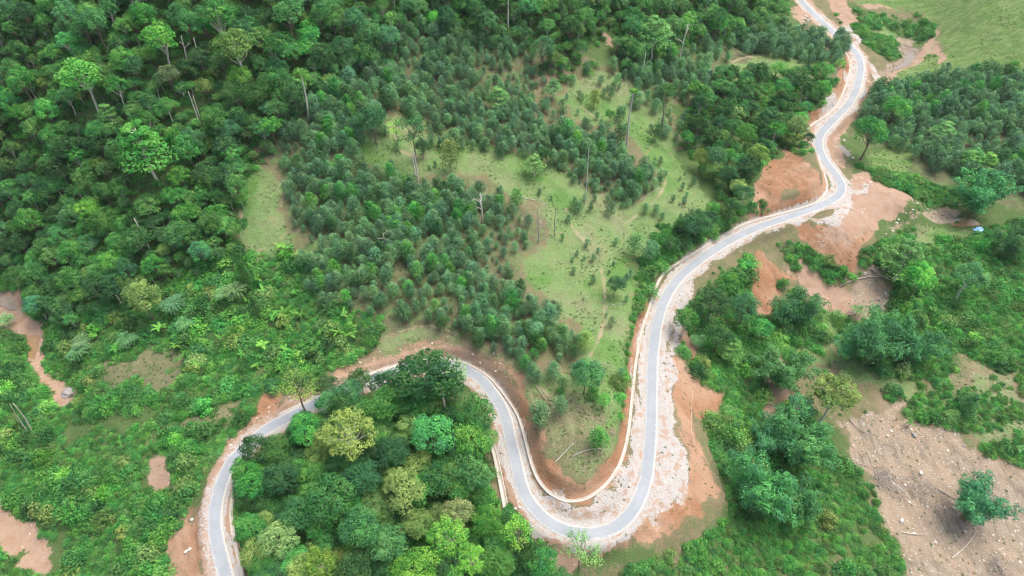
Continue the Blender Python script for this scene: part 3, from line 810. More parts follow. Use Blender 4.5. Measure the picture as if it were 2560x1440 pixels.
def tree_sparse(seed, rad, th, n_lobes=16, ln=55, leafm=LEAF):
    lv = Leaves(seed); r = lv.r
    segs = [(bent((0, 0, -.8), (0, 0, th), 6, .3, r), [.2, .16, .12])]
    for i in range(n_lobes):
        an = i * 2.4 + r.rand(); zf = r.rand(); rr = rad * (0.35 + .6 * r.rand()) * math.sqrt(1 - .6 * zf * zf)
        cpos = np.array([math.cos(an) * rr, math.sin(an) * rr, th + rad * (zf * 1.2 - .15)])
        lv.lobe(cpos, (rad * .3, rad * .3, rad * .2), ln, .42, .24, low=-.6, jit=.8, shell=.7)
        segs.append((bent((0, 0, th * (.75 + .25 * r.rand())), cpos, 5, .25, r), [.1, .025]))
    return lv.mesh('crown', leafm), tube_mesh('trunk', segs, BARK), th + rad * .4, rad * 2

def bamboo(seed, n=34, leafm=LEAF, hh=10.0):
    lv = Leaves(seed); r = lv.r; segs = []
    for i in range(n):
        an = r.rand() * 6.283; lean = 0.12 + 0.88 * math.sqrt(r.rand()); L = hh * (0.7 + .4 * r.rand())
        b0 = np.array([math.cos(an), math.sin(an), 0]) * r.rand() * 1.1
        t = np.linspace(0, 1, 9)[:, None]
        out = np.array([math.cos(an), math.sin(an), 0]) * (lean * L * .48)
        P = b0 + out * t ** 2.0 + np.array([0, 0, 1]) * L * (t - lean * .42 * t ** 3.2)
        segs.append((P, [.055, .045, .012]))
        for q in range(5):
            f_ = .38 + .64 * (q + .5 * r.rand()) / 5
            c0 = np.array([np.interp(f_, t[:, 0], P[:, a_]) for a_ in range(3)]) + r.randn(3) * .25
            rr = (1.15 - .45 * q / 5) * (.8 + .4 * r.rand())
            lv.lobe(c0 + np.array([0, 0, -.15]), (rr, rr, rr * .7), 44, .62, .17, low=-.5, droop=.35, jit=.35, shell=.5)
    return lv.mesh('foliage', leafm), tube_mesh('culms', segs, bark_mat('bamboo_culm', (.17, .20, .07), (.25, .24, .10)), 4), hh * .52, hh * .98

def shrub_arrays(seed, rad=1.6, h=1.7, nl=12, ln=46, L=.34, W=.2, droop=0):
    lv = Leaves(seed); r = lv.r
    for i in range(nl):
        an = i * 2.4 + r.rand(); q = math.sqrt((i + .5) / nl)
        z = h * (1 - q * q * .85) * (.7 + .4 * r.rand()) * .72
        lr = rad * (.34 + .2 * r.rand())
        lv.lobe((math.cos(an) * rad * q * .75, math.sin(an) * rad * q * .75, z), (lr, lr, lr * .85), ln, L, W, low=-.4, jit=.6, droop=droop)
    return lv

def shrub(seed, leafm, **k_): return shrub_arrays(seed, **k_).mesh('shrub', leafm)

def blade_strip(base, dirv, length, width, arch, seg, r, lift=0.6):
    """one long arching leaf with a folded midrib: verts (seg+1)*3"""
    d = np.array([math.cos(dirv), math.sin(dirv), 0.0]); s = np.array([-d[1], d[0], 0.0]); out = []
    for i in range(seg + 1):
        t = i / seg
        c_ = base + d * length * (t * (1 - .18 * t * arch)) + np.array([0, 0, 1]) * length * (lift * t - arch * t * t)
        w = width * (math.sin(math.pi * (.08 + .92 * t)) ** .6 if t < 1 else .02) * .5
        out += [c_ + s * w + np.array([0, 0, .12 * w]), c_ - np.array([0, 0, .10 * w]), c_ - s * w + np.array([0, 0, .12 * w])]
    return out

def banana(seed, leafm, n=9, h=1.9, L=2.3):
    r = np.random.RandomState(seed); V, F, A = [], [], []
    for i in range(n):
        seg = 5; b = len(V)
        V += blade_strip(np.array([0, 0, h * (.85 + .2 * r.rand())]), i * 2.4 + r.randn() * .5, L * (.5 + .7 * r.rand()), .6, .35 + .9 * r.rand(), seg, r, .55 + .7 * r.rand())
        for s_ in range(seg):
            for k2 in (0, 1):
                F.append((b + s_ * 3 + k2, b + s_ * 3 + k2 + 1, b + s_ * 3 + k2 + 4, b + s_ * 3 + k2 + 3)); A.append(.25 + .6 * r.rand() * .7)
    return mesh_np('leaf_rosette', np.array(V), np.array(F), [leafm], fattrs=dict(var=A))

def palm(seed, leafm, n=15, h=3.2, L=2.8):
    lv = Leaves(seed); r = lv.r
    for i in range(n):
        an = i * 2.4; d = np.array([math.cos(an), math.sin(an), 0]); ar = .5 + .5 * r.rand(); s = np.array([-d[1], d[0], 0]); lf = .5 + .5 * r.rand()
        for q in range(13):
            t = .12 + .88 * q / 12
            c0 = np.array([0, 0, h]) + d * L * t + np.array([0, 0, L * (lf * t - ar * t * t)])
            for sg in (-1, 1):
                lv.add((c0 + s * sg * .32)[None], np.array([[0, 0, 1.0]]) + r.randn(1, 3) * .25, .8, .2, (s * sg + d * .5 + np.array([0, 0, -.25]))[None], np.array([.2 + .6 * r.rand()]))
    return lv.mesh('fronds', leafm)

def tuft(seed, leafm, n=18, h=.38, w=.09):
    r = np.random.RandomState(seed); V, F = [], []
    for i in range(n):
        an = r.rand() * 6.283; b = len(V); d = np.array([math.cos(an), math.sin(an), 0]); s = np.array([-d[1], d[0], 0]); o = r.randn(3) * np.array([.16, .16, 0]); hh = h * (.6 + .7 * r.rand())
        V += [o + s * w, o - s * w, o + d * .6 * hh - s * w * .8 + np.array([0, 0, hh * .6]), o + d * 1.3 * hh + np.array([0, 0, hh * .55])]
        F.append((b, b + 1, b + 3, b + 2))
    return mesh_np('tuft', np.array(V), np.array(F), [leafm], fattrs=dict(var=r.rand(len(F))))

def rock_mesh(seed, mat, sub=1, flat=.65):
    import bmesh
    r = random.Random(seed); bm = bmesh.new(); bmesh.ops.create_icosphere(bm, subdivisions=sub, radius=.5)
    for v in bm.verts: v.co *= 0.72 + .5 * r.random(); v.co.z *= flat
    me = bpy.data.meshes.new('rock'); bm.to_mesh(me); bm.free(); me.materials.append(mat)
    return me

# ---------------------------------------------------------------- vegetation: placing
RNG = np.random.RandomState(2024)
SPOT = []                                          # what already stands where: x, y, radius

def ground(x, y): return float(sample(H, x, y))

PAL = dict(dk=(0.056,0.168,0.052), md=(0.084,0.258,0.068), br=(0.165,0.425,0.075), yl=(0.21,0.38,0.07), ol=(0.22,0.36,0.10), bl=(0.088,0.275,0.100), lt=(0.205,0.455,0.135), gl=(0.225,0.335,0.080), ac=(0.125,0.285,0.125), gn=(0.098,0.345,0.070), by=(0.21,0.50,0.07), tn=(0.24,0.30,0.12), bm=(0.098,0.310,0.105))
TONE = dict(dk='dark green', md='mid green', br='bright green', yl='yellow-green', ol='olive green', bl='bluish green', lt='pale green', gl='golden olive', ac='grey-green', gn='fresh green', by='vivid lime green', tn='brownish olive', bm='light bluish green')

KIND = {}
def kind(key, name, cat, variants, crown='crown', trunk='trunk'): KIND[key] = (name, cat, variants, crown, trunk)
kind('broad', 'broadleaf_tree', 'tree', [tree_round(100 + i, 5.2, 7.0, 30, 120, .46, .30, .85, lobe_r=(.19, .36), open_=.70, jit=.4) for i in range(5)])
kind('knob', 'broadleaf_tree', 'tree', [tree_round(150 + i, 5.2, 8.5, 46, 70, .46, .30, .62, lobe_r=(.15, .25), open_=.78, barkm=BARK_PALE, trunk_r=.26, jit=.45) for i in range(3)])
kind('forest', 'forest_tree', 'tree', [tree_round(200 + i, 4.2 + .5 * (i % 3), 6.0 + (i % 2) * 1.2, 26 + 3 * (i % 3), 95, .46, .29, [.95, .8, 1.1, .9, 1.0, .85][i], lobe_r=(.16, .36), open_=.70, jit=.4, barkm=BARK if i % 3 else BARK_PALE) for i in range(6)])
kind('tier', 'layered_tree', 'tree', [tree_tier(300 + i, 5.0, 6.5) for i in range(2)])
kind('acacia', 'plantation_tree', 'tree', [tree_acacia(400 + i) for i in range(5)])
kind('sparse', 'sparse_tree', 'tree', [tree_sparse(500 + i, 4.0, 8.0) for i in range(2)])
kind('bamboo', 'bamboo_clump', 'bamboo', [bamboo(600 + i) for i in range(3)], 'foliage', 'culms')
kind('tall', 'tall_tree', 'tree', [tree_round(700 + i, 2.3, 19.0, 9, 70, .5, .3, .8, barkm=BARK_PALE, trunk_r=.28, lobe_r=(.35, .5)) for i in range(2)])

def jit_col(c_, k_=.14):
    v = 1 + RNG.randn() * k_
    return (max(.005, c_[0] * v * (1 + RNG.randn() * .08)), max(.005, c_[1] * v), max(.005, c_[2] * v * (1 + RNG.randn() * .1)), 1)

def make_tree(key, x, y, s, tone, label, group=None, sz=1.0, rot=None, lean=(0, 0), var=None, sink=0.0):
    name, cat, vs, cn, tn_ = KIND[key]
    v = vs[(RNG.randint(len(vs)) if var is None else var)]
    rt = bpy.data.objects.new(name, None); COL.objects.link(rt)
    rt.location = (x, y, ground(x, y) - sink); rt.rotation_euler = (lean[0], lean[1], RNG.rand() * 6.283 if rot is None else rot)
    rt.scale = (s * (.9 + .2 * RNG.rand()), s * (.88 + .24 * RNG.rand()), s * sz)
    rt.empty_display_size = .5
    tag(rt, label, cat, group)
    cr = bpy.data.objects.new(cn, v[0]); COL.objects.link(cr); cr.parent = rt; cr.color = jit_col(PAL[tone], .08)
    tr = bpy.data.objects.new(tn_, v[1]); COL.objects.link(tr); tr.parent = rt
    return rt

def tree_px(key, px, py, wpx, tone, label, sz=1.0, group=None, var=None, lean=(0, 0), block=.45):
    """a tree whose crown the photograph shows at px, py, wpx pixels wide"""
    name, cat, vs, cn, tn_ = KIND[key]
    v = vs[(RNG.randint(len(vs)) if var is None else var)]
    s = 1.0
    for _ in range(3):
        p = at(px, py, v[2] * s * sz)[0]
        s = wpx * depth_of(p[0], p[1], ground(*p) + v[2] * s * sz) / FPX / v[3]
    SPOT.append((p[0], p[1], v[3] * s * block))
    return make_tree(key, p[0], p[1], s, tone, label, group, sz, var=vs.index(v), lean=lean)

def clear(x, y, k_=1.0):
    return all((x - a_) ** 2 + (y - b_) ** 2 > (k_ * r_) ** 2 for a_, b_, r_ in SPOT)

def scatter(mask, step, jitter=.45, thr=.5, avoid=.45, seed=1, keep=1.0):
    r = np.random.RandomState(seed)
    gx, gy = np.meshgrid(np.arange(GX0, GX1, step), np.arange(GY0, GY1, step * .866))
    gx = gx + (np.arange(gx.shape[0]) % 2)[:, None] * step / 2
    x = (gx + r.uniform(-jitter, jitter, gx.shape) * step).ravel(); y = (gy + r.uniform(-jitter, jitter, gx.shape) * step).ravel()
    ok = (sample(mask, x, y) > thr) & (sample(bare, x, y) < avoid) & (sample(RDc, x, y) > 3.0) & (r.rand(len(x)) < keep)
    return x[ok], y[ok], r

RDc = np.minimum(RD, 100)

def in_frame(x, y, z, mg=0):
    px, py = project(x, y, z)
    return (px > -mg) & (px < 2560 + mg) & (py > -mg) & (py < 1440 + mg)

# stuff: one object whose copies are set on points by geometry nodes
def stuff(name, label, cat, pts, rotz, scl, idx, meshes, tilt=None):
    coll = bpy.data.collections.new(name + '_sources')
    for i, me in enumerate(meshes):
        o = bpy.data.objects.new('%s_source_%02d' % (name, i), me); coll.objects.link(o)
    n = len(pts)
    me = bpy.data.meshes.new(name); me.vertices.add(n); me.vertices.foreach_set('co', np.asarray(pts, np.float32).ravel())
    rot = np.zeros((n, 3), np.float32); rot[:, 2] = rotz
    if tilt is not None: rot[:, :2] = tilt
    at_ = me.attributes.new('rot', 'FLOAT_VECTOR', 'POINT'); at_.data.foreach_set('vector', rot.ravel())
    sc_ = np.asarray(scl, np.float32); sc_ = np.repeat(sc_[:, None], 3, 1) if sc_.ndim == 1 else sc_
    at_ = me.attributes.new('scl', 'FLOAT_VECTOR', 'POINT'); at_.data.foreach_set('vector', sc_.ravel())
    at_ = me.attributes.new('idx', 'INT', 'POINT'); at_.data.foreach_set('value', np.asarray(idx, np.int32))
    me.update()
    ng = bpy.data.node_groups.new(name + '_scatter', 'GeometryNodeTree')
    ng.interface.new_socket('Geometry', in_out='INPUT', socket_type='NodeSocketGeometry'); ng.interface.new_socket('Geometry', in_out='OUTPUT', socket_type='NodeSocketGeometry')
    N = ng.nodes; gi, go = N.new('NodeGroupInput'), N.new('NodeGroupOutput')
    ci = N.new('GeometryNodeCollectionInfo'); ci.inputs['Collection'].default_value = coll; ci.inputs['Separate Children'].default_value = True; ci.inputs['Reset Children'].default_value = True
    ip = N.new('GeometryNodeInstanceOnPoints'); ip.inputs['Pick Instance'].default_value = True
    def na(nm, dt):
        q_ = N.new('GeometryNodeInputNamedAttribute'); q_.data_type = dt; q_.inputs['Name'].default_value = nm; return q_.outputs['Attribute']
    e2 = N.new('FunctionNodeEulerToRotation')
    L = ng.links.new
    L(gi.outputs[0], ip.inputs['Points']); L(ci.outputs[0], ip.inputs['Instance']); L(na('idx', 'INT'), ip.inputs['Instance Index'])
    L(na('rot', 'FLOAT_VECTOR'), e2.inputs[0]); L(e2.outputs[0], ip.inputs['Rotation']); L(na('scl', 'FLOAT_VECTOR'), ip.inputs['Scale']); L(ip.outputs[0], go.inputs[0])
    o = link(name, me); md = o.modifiers.new('scatter', 'NODES'); md.node_group = ng
    return tag(o, label, cat, None, 'stuff')

def join_mesh(name, a_, b_):
    """crown and trunk of a far tree as one source mesh"""
    va = np.empty(len(a_.vertices) * 3); a_.vertices.foreach_get('co', va)
    vb = np.empty(len(b_.vertices) * 3); b_.vertices.foreach_get('co', vb)
    me = bpy.data.meshes.new(name)
    na_ = len(a_.vertices)
    me.from_pydata(np.r_[va, vb].reshape(-1, 3).tolist(), [], [tuple(p.vertices) for p in a_.polygons] + [tuple(q_ + na_ for q_ in p.vertices) for p in b_.polygons])
    var = np.empty(len(a_.polygons)); a_.attributes['var'].data.foreach_get('value', var)
    at_ = me.attributes.new('var', 'FLOAT', 'FACE'); at_.data.foreach_set('value', np.r_[var, np.full(len(b_.polygons), .5)].astype(np.float32))
    me.polygons.foreach_set('material_index', np.r_[np.zeros(len(a_.polygons), np.int32), np.ones(len(b_.polygons), np.int32)])
    return me

def far_sources(key, leafm):
    out = []
    for v in KIND[key][2]:
        me = join_mesh(KIND[key][0], v[0], v[1]); me.materials.append(leafm); me.materials.append(v[1].materials[0]); out.append(me)
    return out

# ---------------------------------------------------------------- trees that can be told apart in the photograph
for a_ in [
 # the grove inside the bend
 ('knob', 868, 1085, 150, 'gl', 'golden olive tree with knobbly crown and bare grey limbs at the grove top', .95),
 ('broad', 1065, 945, 175, 'dk', 'large dark dense tree at the grove crest hiding the road bend'),
 ('sparse', 742, 965, 105, 'yl', 'airy yellow-green tree beside the road, its bare twigs showing against the asphalt'),
 ('sparse', 1140, 930, 70, 'lt', 'small pale green feathery tree at the right shoulder of the dark crest tree'),
 ('broad', 640, 1125, 95, 'dk', 'dark tree overhanging the road where it leaves the grove'),
 ('broad', 783, 1175, 68, 'br', 'small rounded bright green tree amid darker crowns of the grove'),
 ('broad', 1008, 1225, 120, 'ol', 'olive domed tree in the middle of the grove'),
 ('knob', 1145, 1280, 92, 'tn', 'brownish olive tree with pale twigs near the lower drain chute'),
 ('broad', 1215, 1305, 92, 'br', 'bright green rounded tree just below the drain chute'),
 ('sparse', 1295, 1325, 85, 'by', 'thin lime green tree at the foot of the drain chute'),
 ('knob', 1120, 1345, 125, 'by', 'vivid lime green tree with knobbly crown, brightest in the grove'),
 ('knob', 1180, 1400, 95, 'by', 'lime green tree at the lower flank of the brightest one'),
 ('broad', 695, 1350, 112, 'ol', 'light olive tree near the drain at the left edge of the grove'),
 ('knob', 795, 1412, 105, 'yl', 'yellow-green tree at the bottom edge beside a bare earth patch'),
 ('broad', 1040, 1425, 130, 'by', 'broad light lime tree cut by the bottom edge of the picture'),
 ('broad', 1178, 1105, 115, 'br', 'bright green tree on the grove flank facing the chute'),
 ('broad', 1080, 1085, 130, 'gn', 'fresh green broad tree on the upper right of the grove'),
 ('broad', 960, 1010, 110, 'gn', 'fresh green tree under the dark crest tree'),
 ('broad', 1190, 1035, 110, 'md', 'mid green tree beside the gravel verge of the descending road'),
 ('broad', 1180, 1180, 110, 'md', 'mid green tree leaning over the top of the drain chute'),
 ('broad', 705, 1195, 100, 'dk', 'dark round tree behind the small bright rounded one'),
 ('broad', 820, 1250, 130, 'md', 'wide mid green tree in the heart of the grove'),
 ('broad', 900, 1320, 120, 'md', 'mid green tree between the wide one and the lime trees'),
 ('broad', 745, 1285, 105, 'dk', 'dark tree above the light olive tree'),
 ('broad', 630, 1210, 85, 'gn', 'fresh green tree at the outer bend edge of the grove'),
 ('broad', 905, 1195, 110, 'dk', 'dark tree below the golden olive one'),
 ('broad', 985, 1130, 105, 'dk', 'dark tree to the right of the golden olive one'),
 ('broad', 1090, 1200, 105, 'md', 'mid green tree next to the olive dome'),
 ('broad', 625, 1320, 85, 'gn', 'fresh green tree on the roadside slope at the lower left of the grove'),
 ('broad', 868, 985, 85, 'md', 'mid green tree between the golden olive tree and the bend'),
 ('broad', 965, 960, 85, 'dk', 'dark tree at the left foot of the large crest tree'),
 ('broad', 900, 950, 70, 'dk', 'small dark tree breaking the road line at the top of the bend'),
 ('broad', 815, 965, 70, 'dk', 'dark slim crown between the airy yellow tree and the bend'),
 ('broad', 760, 1075, 100, 'gn', 'fresh green tree below the airy yellow tree'),
 ('broad', 1322, 1395, 85, 'dk', 'dark conical tree on the pink earth pad below the hairpin'),
 ('sparse', 1458, 1372, 100, 'lt', 'pale thin-leaved tree standing in front of the hairpin asphalt'),
 ('broad', 890, 1425, 110, 'dk', 'dark tree at the bottom edge left of the light lime tree'),
 ('broad', 970, 1360, 105, 'md', 'mid green tree above the light lime tree'),
 ('broad', 1245, 1410, 95, 'gn', 'fresh green tree between the lime trees and the pink pad'),
 ('broad', 655, 1415, 80, 'gn', 'fresh green tree by the side drain at the bottom edge'),
 ('broad', 1040, 1010, 100, 'md', 'mid green tree under the tree with the pale leaning trunk'),
 ('broad', 1040, 1310, 95, 'ol', 'olive green tree just above the vivid lime tree'),
 ('broad', 690, 1130, 90, 'md', 'mid green tree behind the roadside dark one'),
 # spur and clearing
 ('broad', 1510, 1000, 42, 'br', 'single round bright green tree on the brown spur'),
 ('acacia', 1348, 1035, 62, 'ac', 'bushy grey-green tree on the upper edge of the spur cut'),
 ('acacia', 1400, 1010, 45, 'ac', 'slim grey-green tree on the spur beside the bushy one'),
 ('acacia', 1330, 925, 42, 'ac', 'small tree at the start of the spur above the drain'),
 ('acacia', 1383, 925, 42, 'ac', 'small tree in line with the path end above the spur'),
 ('broad', 1465, 935, 100, 'md', 'broad mid green tree at the neck of the spur'),
 ('acacia', 1498, 1095, 55, 'gn', 'fresh green young tree near the tip of the spur'),
 ('acacia', 1195, 850, 36, 'dk', 'lone dark conical tree beside the top of the cut bank'),
 ('broad', 1540, 712, 55, 'dk', 'rounded dark tree standing alone in the lower clearing'),
 ('acacia', 1462, 850, 42, 'ol', 'olive young tree beside the footpath in the clearing'),
 ('acacia', 1590, 610, 48, 'ac', 'grey-green tree at the roadside end of the clearing'),
 ('acacia', 1625, 625, 45, 'ac', 'second grey-green tree at the roadside end of the clearing'),
 ('broad', 930, 298, 88, 'bl', 'round bluish green tree at the head of the clearing'),
 ('sparse', 1030, 320, 90, 'md', 'tall loose-crowned tree beside the round bluish tree'),
 ('sparse', 988, 318, 45, 'by', 'small lime green tree touching the round bluish tree'),
 ('tier', 1245, 232, 62, 'lt', 'pale layered tree beside the bright paddy patch'),
 ('tier', 1383, 212, 50, 'lt', 'pale layered tree with thin pale trunk above the middle clearing'),
 ('tier', 1335, 402, 62, 'lt', 'pale layered tree with a bare pole trunk in the middle clearing'),
 ('broad', 1365, 385, 42, 'dk', 'dark round tree right behind the pale layered tree of the clearing'),
 ('acacia', 1125, 385, 62, 'ol', 'olive pointed tree in the upper clearing'),
 ('broad', 1055, 365, 45, 'dk', 'dark crown on twin pale stems in the upper clearing'),
 ('broad', 1668, 228, 48, 'dk', 'dark umbrella-shaped tree on a long bare stem, alone on the ridge clearing'),
 ('broad', 1525, 285, 30, 'gn', 'small round fresh green bush-like tree on the ridge clearing'),
 ('acacia', 1487, 245, 36, 'yl', 'yellowish conical tree on the ridge clearing'),
 ('tier', 1640, 75, 100, 'lt', 'wide pale crown below the top forest edge'),
 # the forest hill
 ('tier', 350, 352, 160, 'gn', 'large fresh green layered tree, most conspicuous crown of the forest hill'),
 ('forest', 205, 195, 110, 'br', 'bright broad crown left of centre on the upper forest hill'),
 ('tier', 265, 275, 66, 'lt', 'small pale layered crown above the large layered one'),
 ('forest', 585, 115, 100, 'ol', 'olive crown high on the forest hill'),
 ('forest', 545, 40, 95, 'gn', 'fresh green crown at the top edge of the forest hill'),
 ('forest', 400, 100, 95, 'br', 'bright green crown near the bare twin trunks on the hill'),
 ('forest', 420, 185, 66, 'tn', 'brownish olive crown in the middle of the forest hill'),
 ('forest', 510, 215, 50, 'gl', 'golden thin crown on a pale stem on the forest hill'),
 ('forest', 245, 410, 46, 'gl', 'golden olive crown below the large layered tree'),
 ('forest', 450, 440, 60, 'br', 'bright green crown low on the hill near the grassy notch'),
 ('forest', 220, 525, 66, 'br', 'bright green crown above the left thicket'),
 ('forest', 355, 745, 100, 'ol', 'olive spreading tree among the banana plants'),
 ('forest', 600, 190, 70, 'br', 'bright green crown beside the tall pale bare trunk'),
 ('forest', 1085, 45, 40, 'by', 'small lime crown in the top forest'),
 ('forest', 720, 30, 90, 'md', 'mid green crown at the top of the hill'),
 # valley on the right
 ('forest', 2430, 395, 50, 'lt', 'pale green crown in the dark valley stand'),
 ('tier', 2365, 320, 60, 'lt', 'pale layered crown amid the dark valley stand'),
 ('tier', 2440, 390, 60, 'lt', 'pale layered crown at the right side of the dark stand'),
 ('tier', 2475, 395, 55, 'lt', 'last pale layered crown of the dark stand'),
 ('forest', 2245, 270, 75, 'br', 'bright green tree at the left edge of the dark valley stand'),
 ('forest', 2180, 330, 90, 'gn', 'fresh green tree overhanging the rocky streambed'),
 ('tier', 2270, 635, 120, 'lt', 'pale feathery spreading tree above the driftwood'),
 ('forest', 2300, 690, 90, 'by', 'creeper-covered lime green tree beside the driftwood'),
 ('forest', 2430, 690, 80, 'bl', 'round grey-green tree right of the creeper-covered one'),
 ('forest', 2010, 105, 0, 'md', ''),
 ('forest', 1780, 760, 90, 'dk', 'large rounded dark tree below the outer road shoulder'),
 ('forest', 1860, 770, 90, 'bl', 'bluish rounded tree beside the large dark one below the road'),
 ('forest', 1800, 840, 80, 'dk', 'dark tree lowest of the rounded group below the road'),
 ('forest', 1715, 800, 70, 'gn', 'fresh green tree nearest the road in the rounded group'),
 ('forest', 1905, 820, 60, 'gn', 'fresh green glossy tree at the right of the rounded group'),
 ('tier', 1830, 865, 75, 'lt', 'pale feathery tree in front of the rounded group'),
 ('sparse', 1950, 880, 60, 'gn', 'vine-hung slim tree beside the white stones'),
 ('forest', 2085, 985, 120, 'ol', 'yellowish olive tree at the head of the stony bed'),
 ('forest', 2000, 1015, 75, 'bl', 'bluish dark tree beside the yellowish olive one'),
 ('acacia', 2425, 1010, 52, 'bl', 'round bluish bush-like tree on the open grass by the stony bed'),
 ('forest', 1490, 600, 0, 'md', ''),
]:
    if a_[3] <= 0: continue
    tree_px(*a_[:6], sz=a_[6] if len(a_) > 6 else 1.0)

# bamboo clumps
for px, py, w, lab in [
 (2455, 1255, 165, 'lone bamboo clump on the open stony bed'), (1900, 1215, 190, 'feathery bamboo clump beside the red spoil slope'), (2000, 1240, 150, 'bamboo clump right of the feathery one, facing the stony bed'),
 (2000, 1100, 170, 'tall bamboo clump above the stony bed'), (1930, 1095, 120, 'bamboo clump behind the tall one'), (2200, 850, 170, 'big bamboo clump in the valley meadow'), (2290, 850, 130, 'bamboo clump at the right end of the meadow group'),
 (2140, 860, 110, 'bamboo clump at the left end of the meadow group'), (1995, 770, 120, 'bamboo clump with upright plumes beside the eroded red bank'), (1960, 920, 140, 'low bamboo clump below the vine-hung tree'),
 (2460, 480, 150, 'bluish bamboo clump on the stream bank by the pond'), (2530, 600, 110, 'bamboo clump at the right edge near the blue sheets'), (2000, 320, 0, ''), (1890, 950, 0, '')]:
    if w: tree_px('bamboo', px, py, w, 'bm', lab, block=.4)

# bare pale trunks, standing dead trees: foot and top in the photograph
def snag(foot, top, rad, label, mat=BARK_PALE, limbs=0, tuft_w=0, tone='br', name='dead_tree', cat='dead tree'):
    p = at(*foot)[0]; z0 = ground(*p); d = depth_of(p[0], p[1], z0)
    px, py = foot; hgt = 6.0
    for _ in range(40):                             # height at which the pole's top reaches the photographed row
        q = project(p[0], p[1], z0 + hgt)
        if q[1] <= top[1]: break
        hgt += .5
    dx = (top[0] - project(p[0], p[1], z0 + hgt)[0]) * d / FPX
    r = np.random.RandomState(int(px + py)); tip = np.array([dx, 0, hgt])
    rt = link(name, None, loc=(p[0], p[1], z0))
    tag(rt, label, cat)
    link('trunk', tube_mesh('trunk', [(bent((0, 0, -.8), tip, 9, .22, r), [rad * 1.2, rad, rad * .55])], mat, 7), rt)
    for i in range(limbs):
        f_ = .45 + .5 * (i + r.rand()) / limbs; an = r.rand() * 6.283; ln = hgt * (.16 + .16 * r.rand()); b0 = tip * f_
        e = b0 + np.array([math.cos(an) * ln, math.sin(an) * ln, ln * .7])
        m1 = bent(b0, e, 5, .3, r)
        link('limb', tube_mesh('limb', [(m1, [rad * .5, rad * .14]), (bent(m1[3], m1[3] + (r.randn(3) * .3 + np.array([math.cos(an + 1), math.sin(an + 1), .6])) * ln * .45, 4, .1, r), [rad * .25, rad * .08])], mat, 5), rt)
    if tuft_w:
        lv = Leaves(int(px)); w = tuft_w * d / FPX / 2
        for i in range(7): lv.lobe(tip + np.array([math.cos(i * 2.4) * w * .5, math.sin(i * 2.4) * w * .5, (i % 3) * w * .3]), w * .5, 60, .5, .3)
        o = link('crown', lv.mesh('crown', LEAF), rt); o.color = (*PAL[tone], 1)
    SPOT.append((p[0], p[1], 1.2))

snag((772, 305), (753, 190), .34, 'tallest white bare trunk with a small green top, beside the plantation edge', tuft_w=42, limbs=0, name='tall_tree', cat='tree')
snag((1568, 362), (1584, 232), .36, 'long white pole trunk in the ridge clearing with a leafy tuft on top', tuft_w=22, name='tall_tree', cat='tree')
snag((1463, 512), (1473, 345), .17, 'thin white dead pole in the middle of the plantation strip')
snag((1270, 75), (1270, -10), .3, 'straight pale pole trunk rising past the top edge')
snag((1205, 556), (1201, 488), .3, 'white forked dead tree with spreading bare limbs', limbs=6)
snag((962, 632), (957, 585), .26, 'broken pale dead stem in the plantation', BARK_GREY, 3)
snag((990, 640), (975, 612), .18, 'short leaning broken stem beside the pale one in the plantation', BARK_GREY, 3)
snag((378, 630), (335, 548), .28, 'pale leaning bare trunk on the left hill foot')
snag((1116, 1037), (1099, 955), .34, 'pale leaning trunk amid the grove crowns', name='tall_tree', cat='tree', tuft_w=50, tone='dk')
snag((1695, 165), (1720, 62), .3, 'white bare trunk behind the ridge clearing', limbs=3)
snag((1608, 198), (1615, 135), .24, 'short white pole at the back of the ridge clearing')
snag((1047, 468), (1036, 385), .26, 'pale stem, outer one of the twin under the dark crown')
snag((1040, 440), (1028, 375), .24, 'pale stem, inner one of the twin under the dark crown')
snag((1347, 605), (1345, 520), .22, 'grey dead stem at the plantation margin', BARK_GREY, 4)
snag((1386, 592), (1390, 525), .16, 'thin grey dead stem beside the clearing footpath', BARK_GREY, 3)
snag((80, 1082), (32, 1010), .2, 'pale bare trunk in the thicket by the left edge')
snag((72, 1084), (24, 1012), .16, 'thinner pale trunk close beside the other in the left thicket')
snag((1822, 25), (1826, -30), .25, 'pale pole at the top edge above the landslips')
snag((470, 165), (452, 92), .24, 'bare trunk in the forest, first of a pair', limbs=2)
snag((507, 170), (484, 95), .2, 'bare trunk in the forest, second of a pair')
snag((495, 300), (470, 228), .22, 'pale trunk under the golden crown of the hill')
snag((505, 310), (482, 240), .18, 'thin pale trunk next to the one under the golden crown')
snag((1655, 338), (1663, 245), .26, 'dark bare stem under the umbrella-shaped crown', BARK, name='bare_trunk', cat='trunk')
snag((695, 245), (683, 205), .22, 'short pale trunk in the forest left of the tallest one')

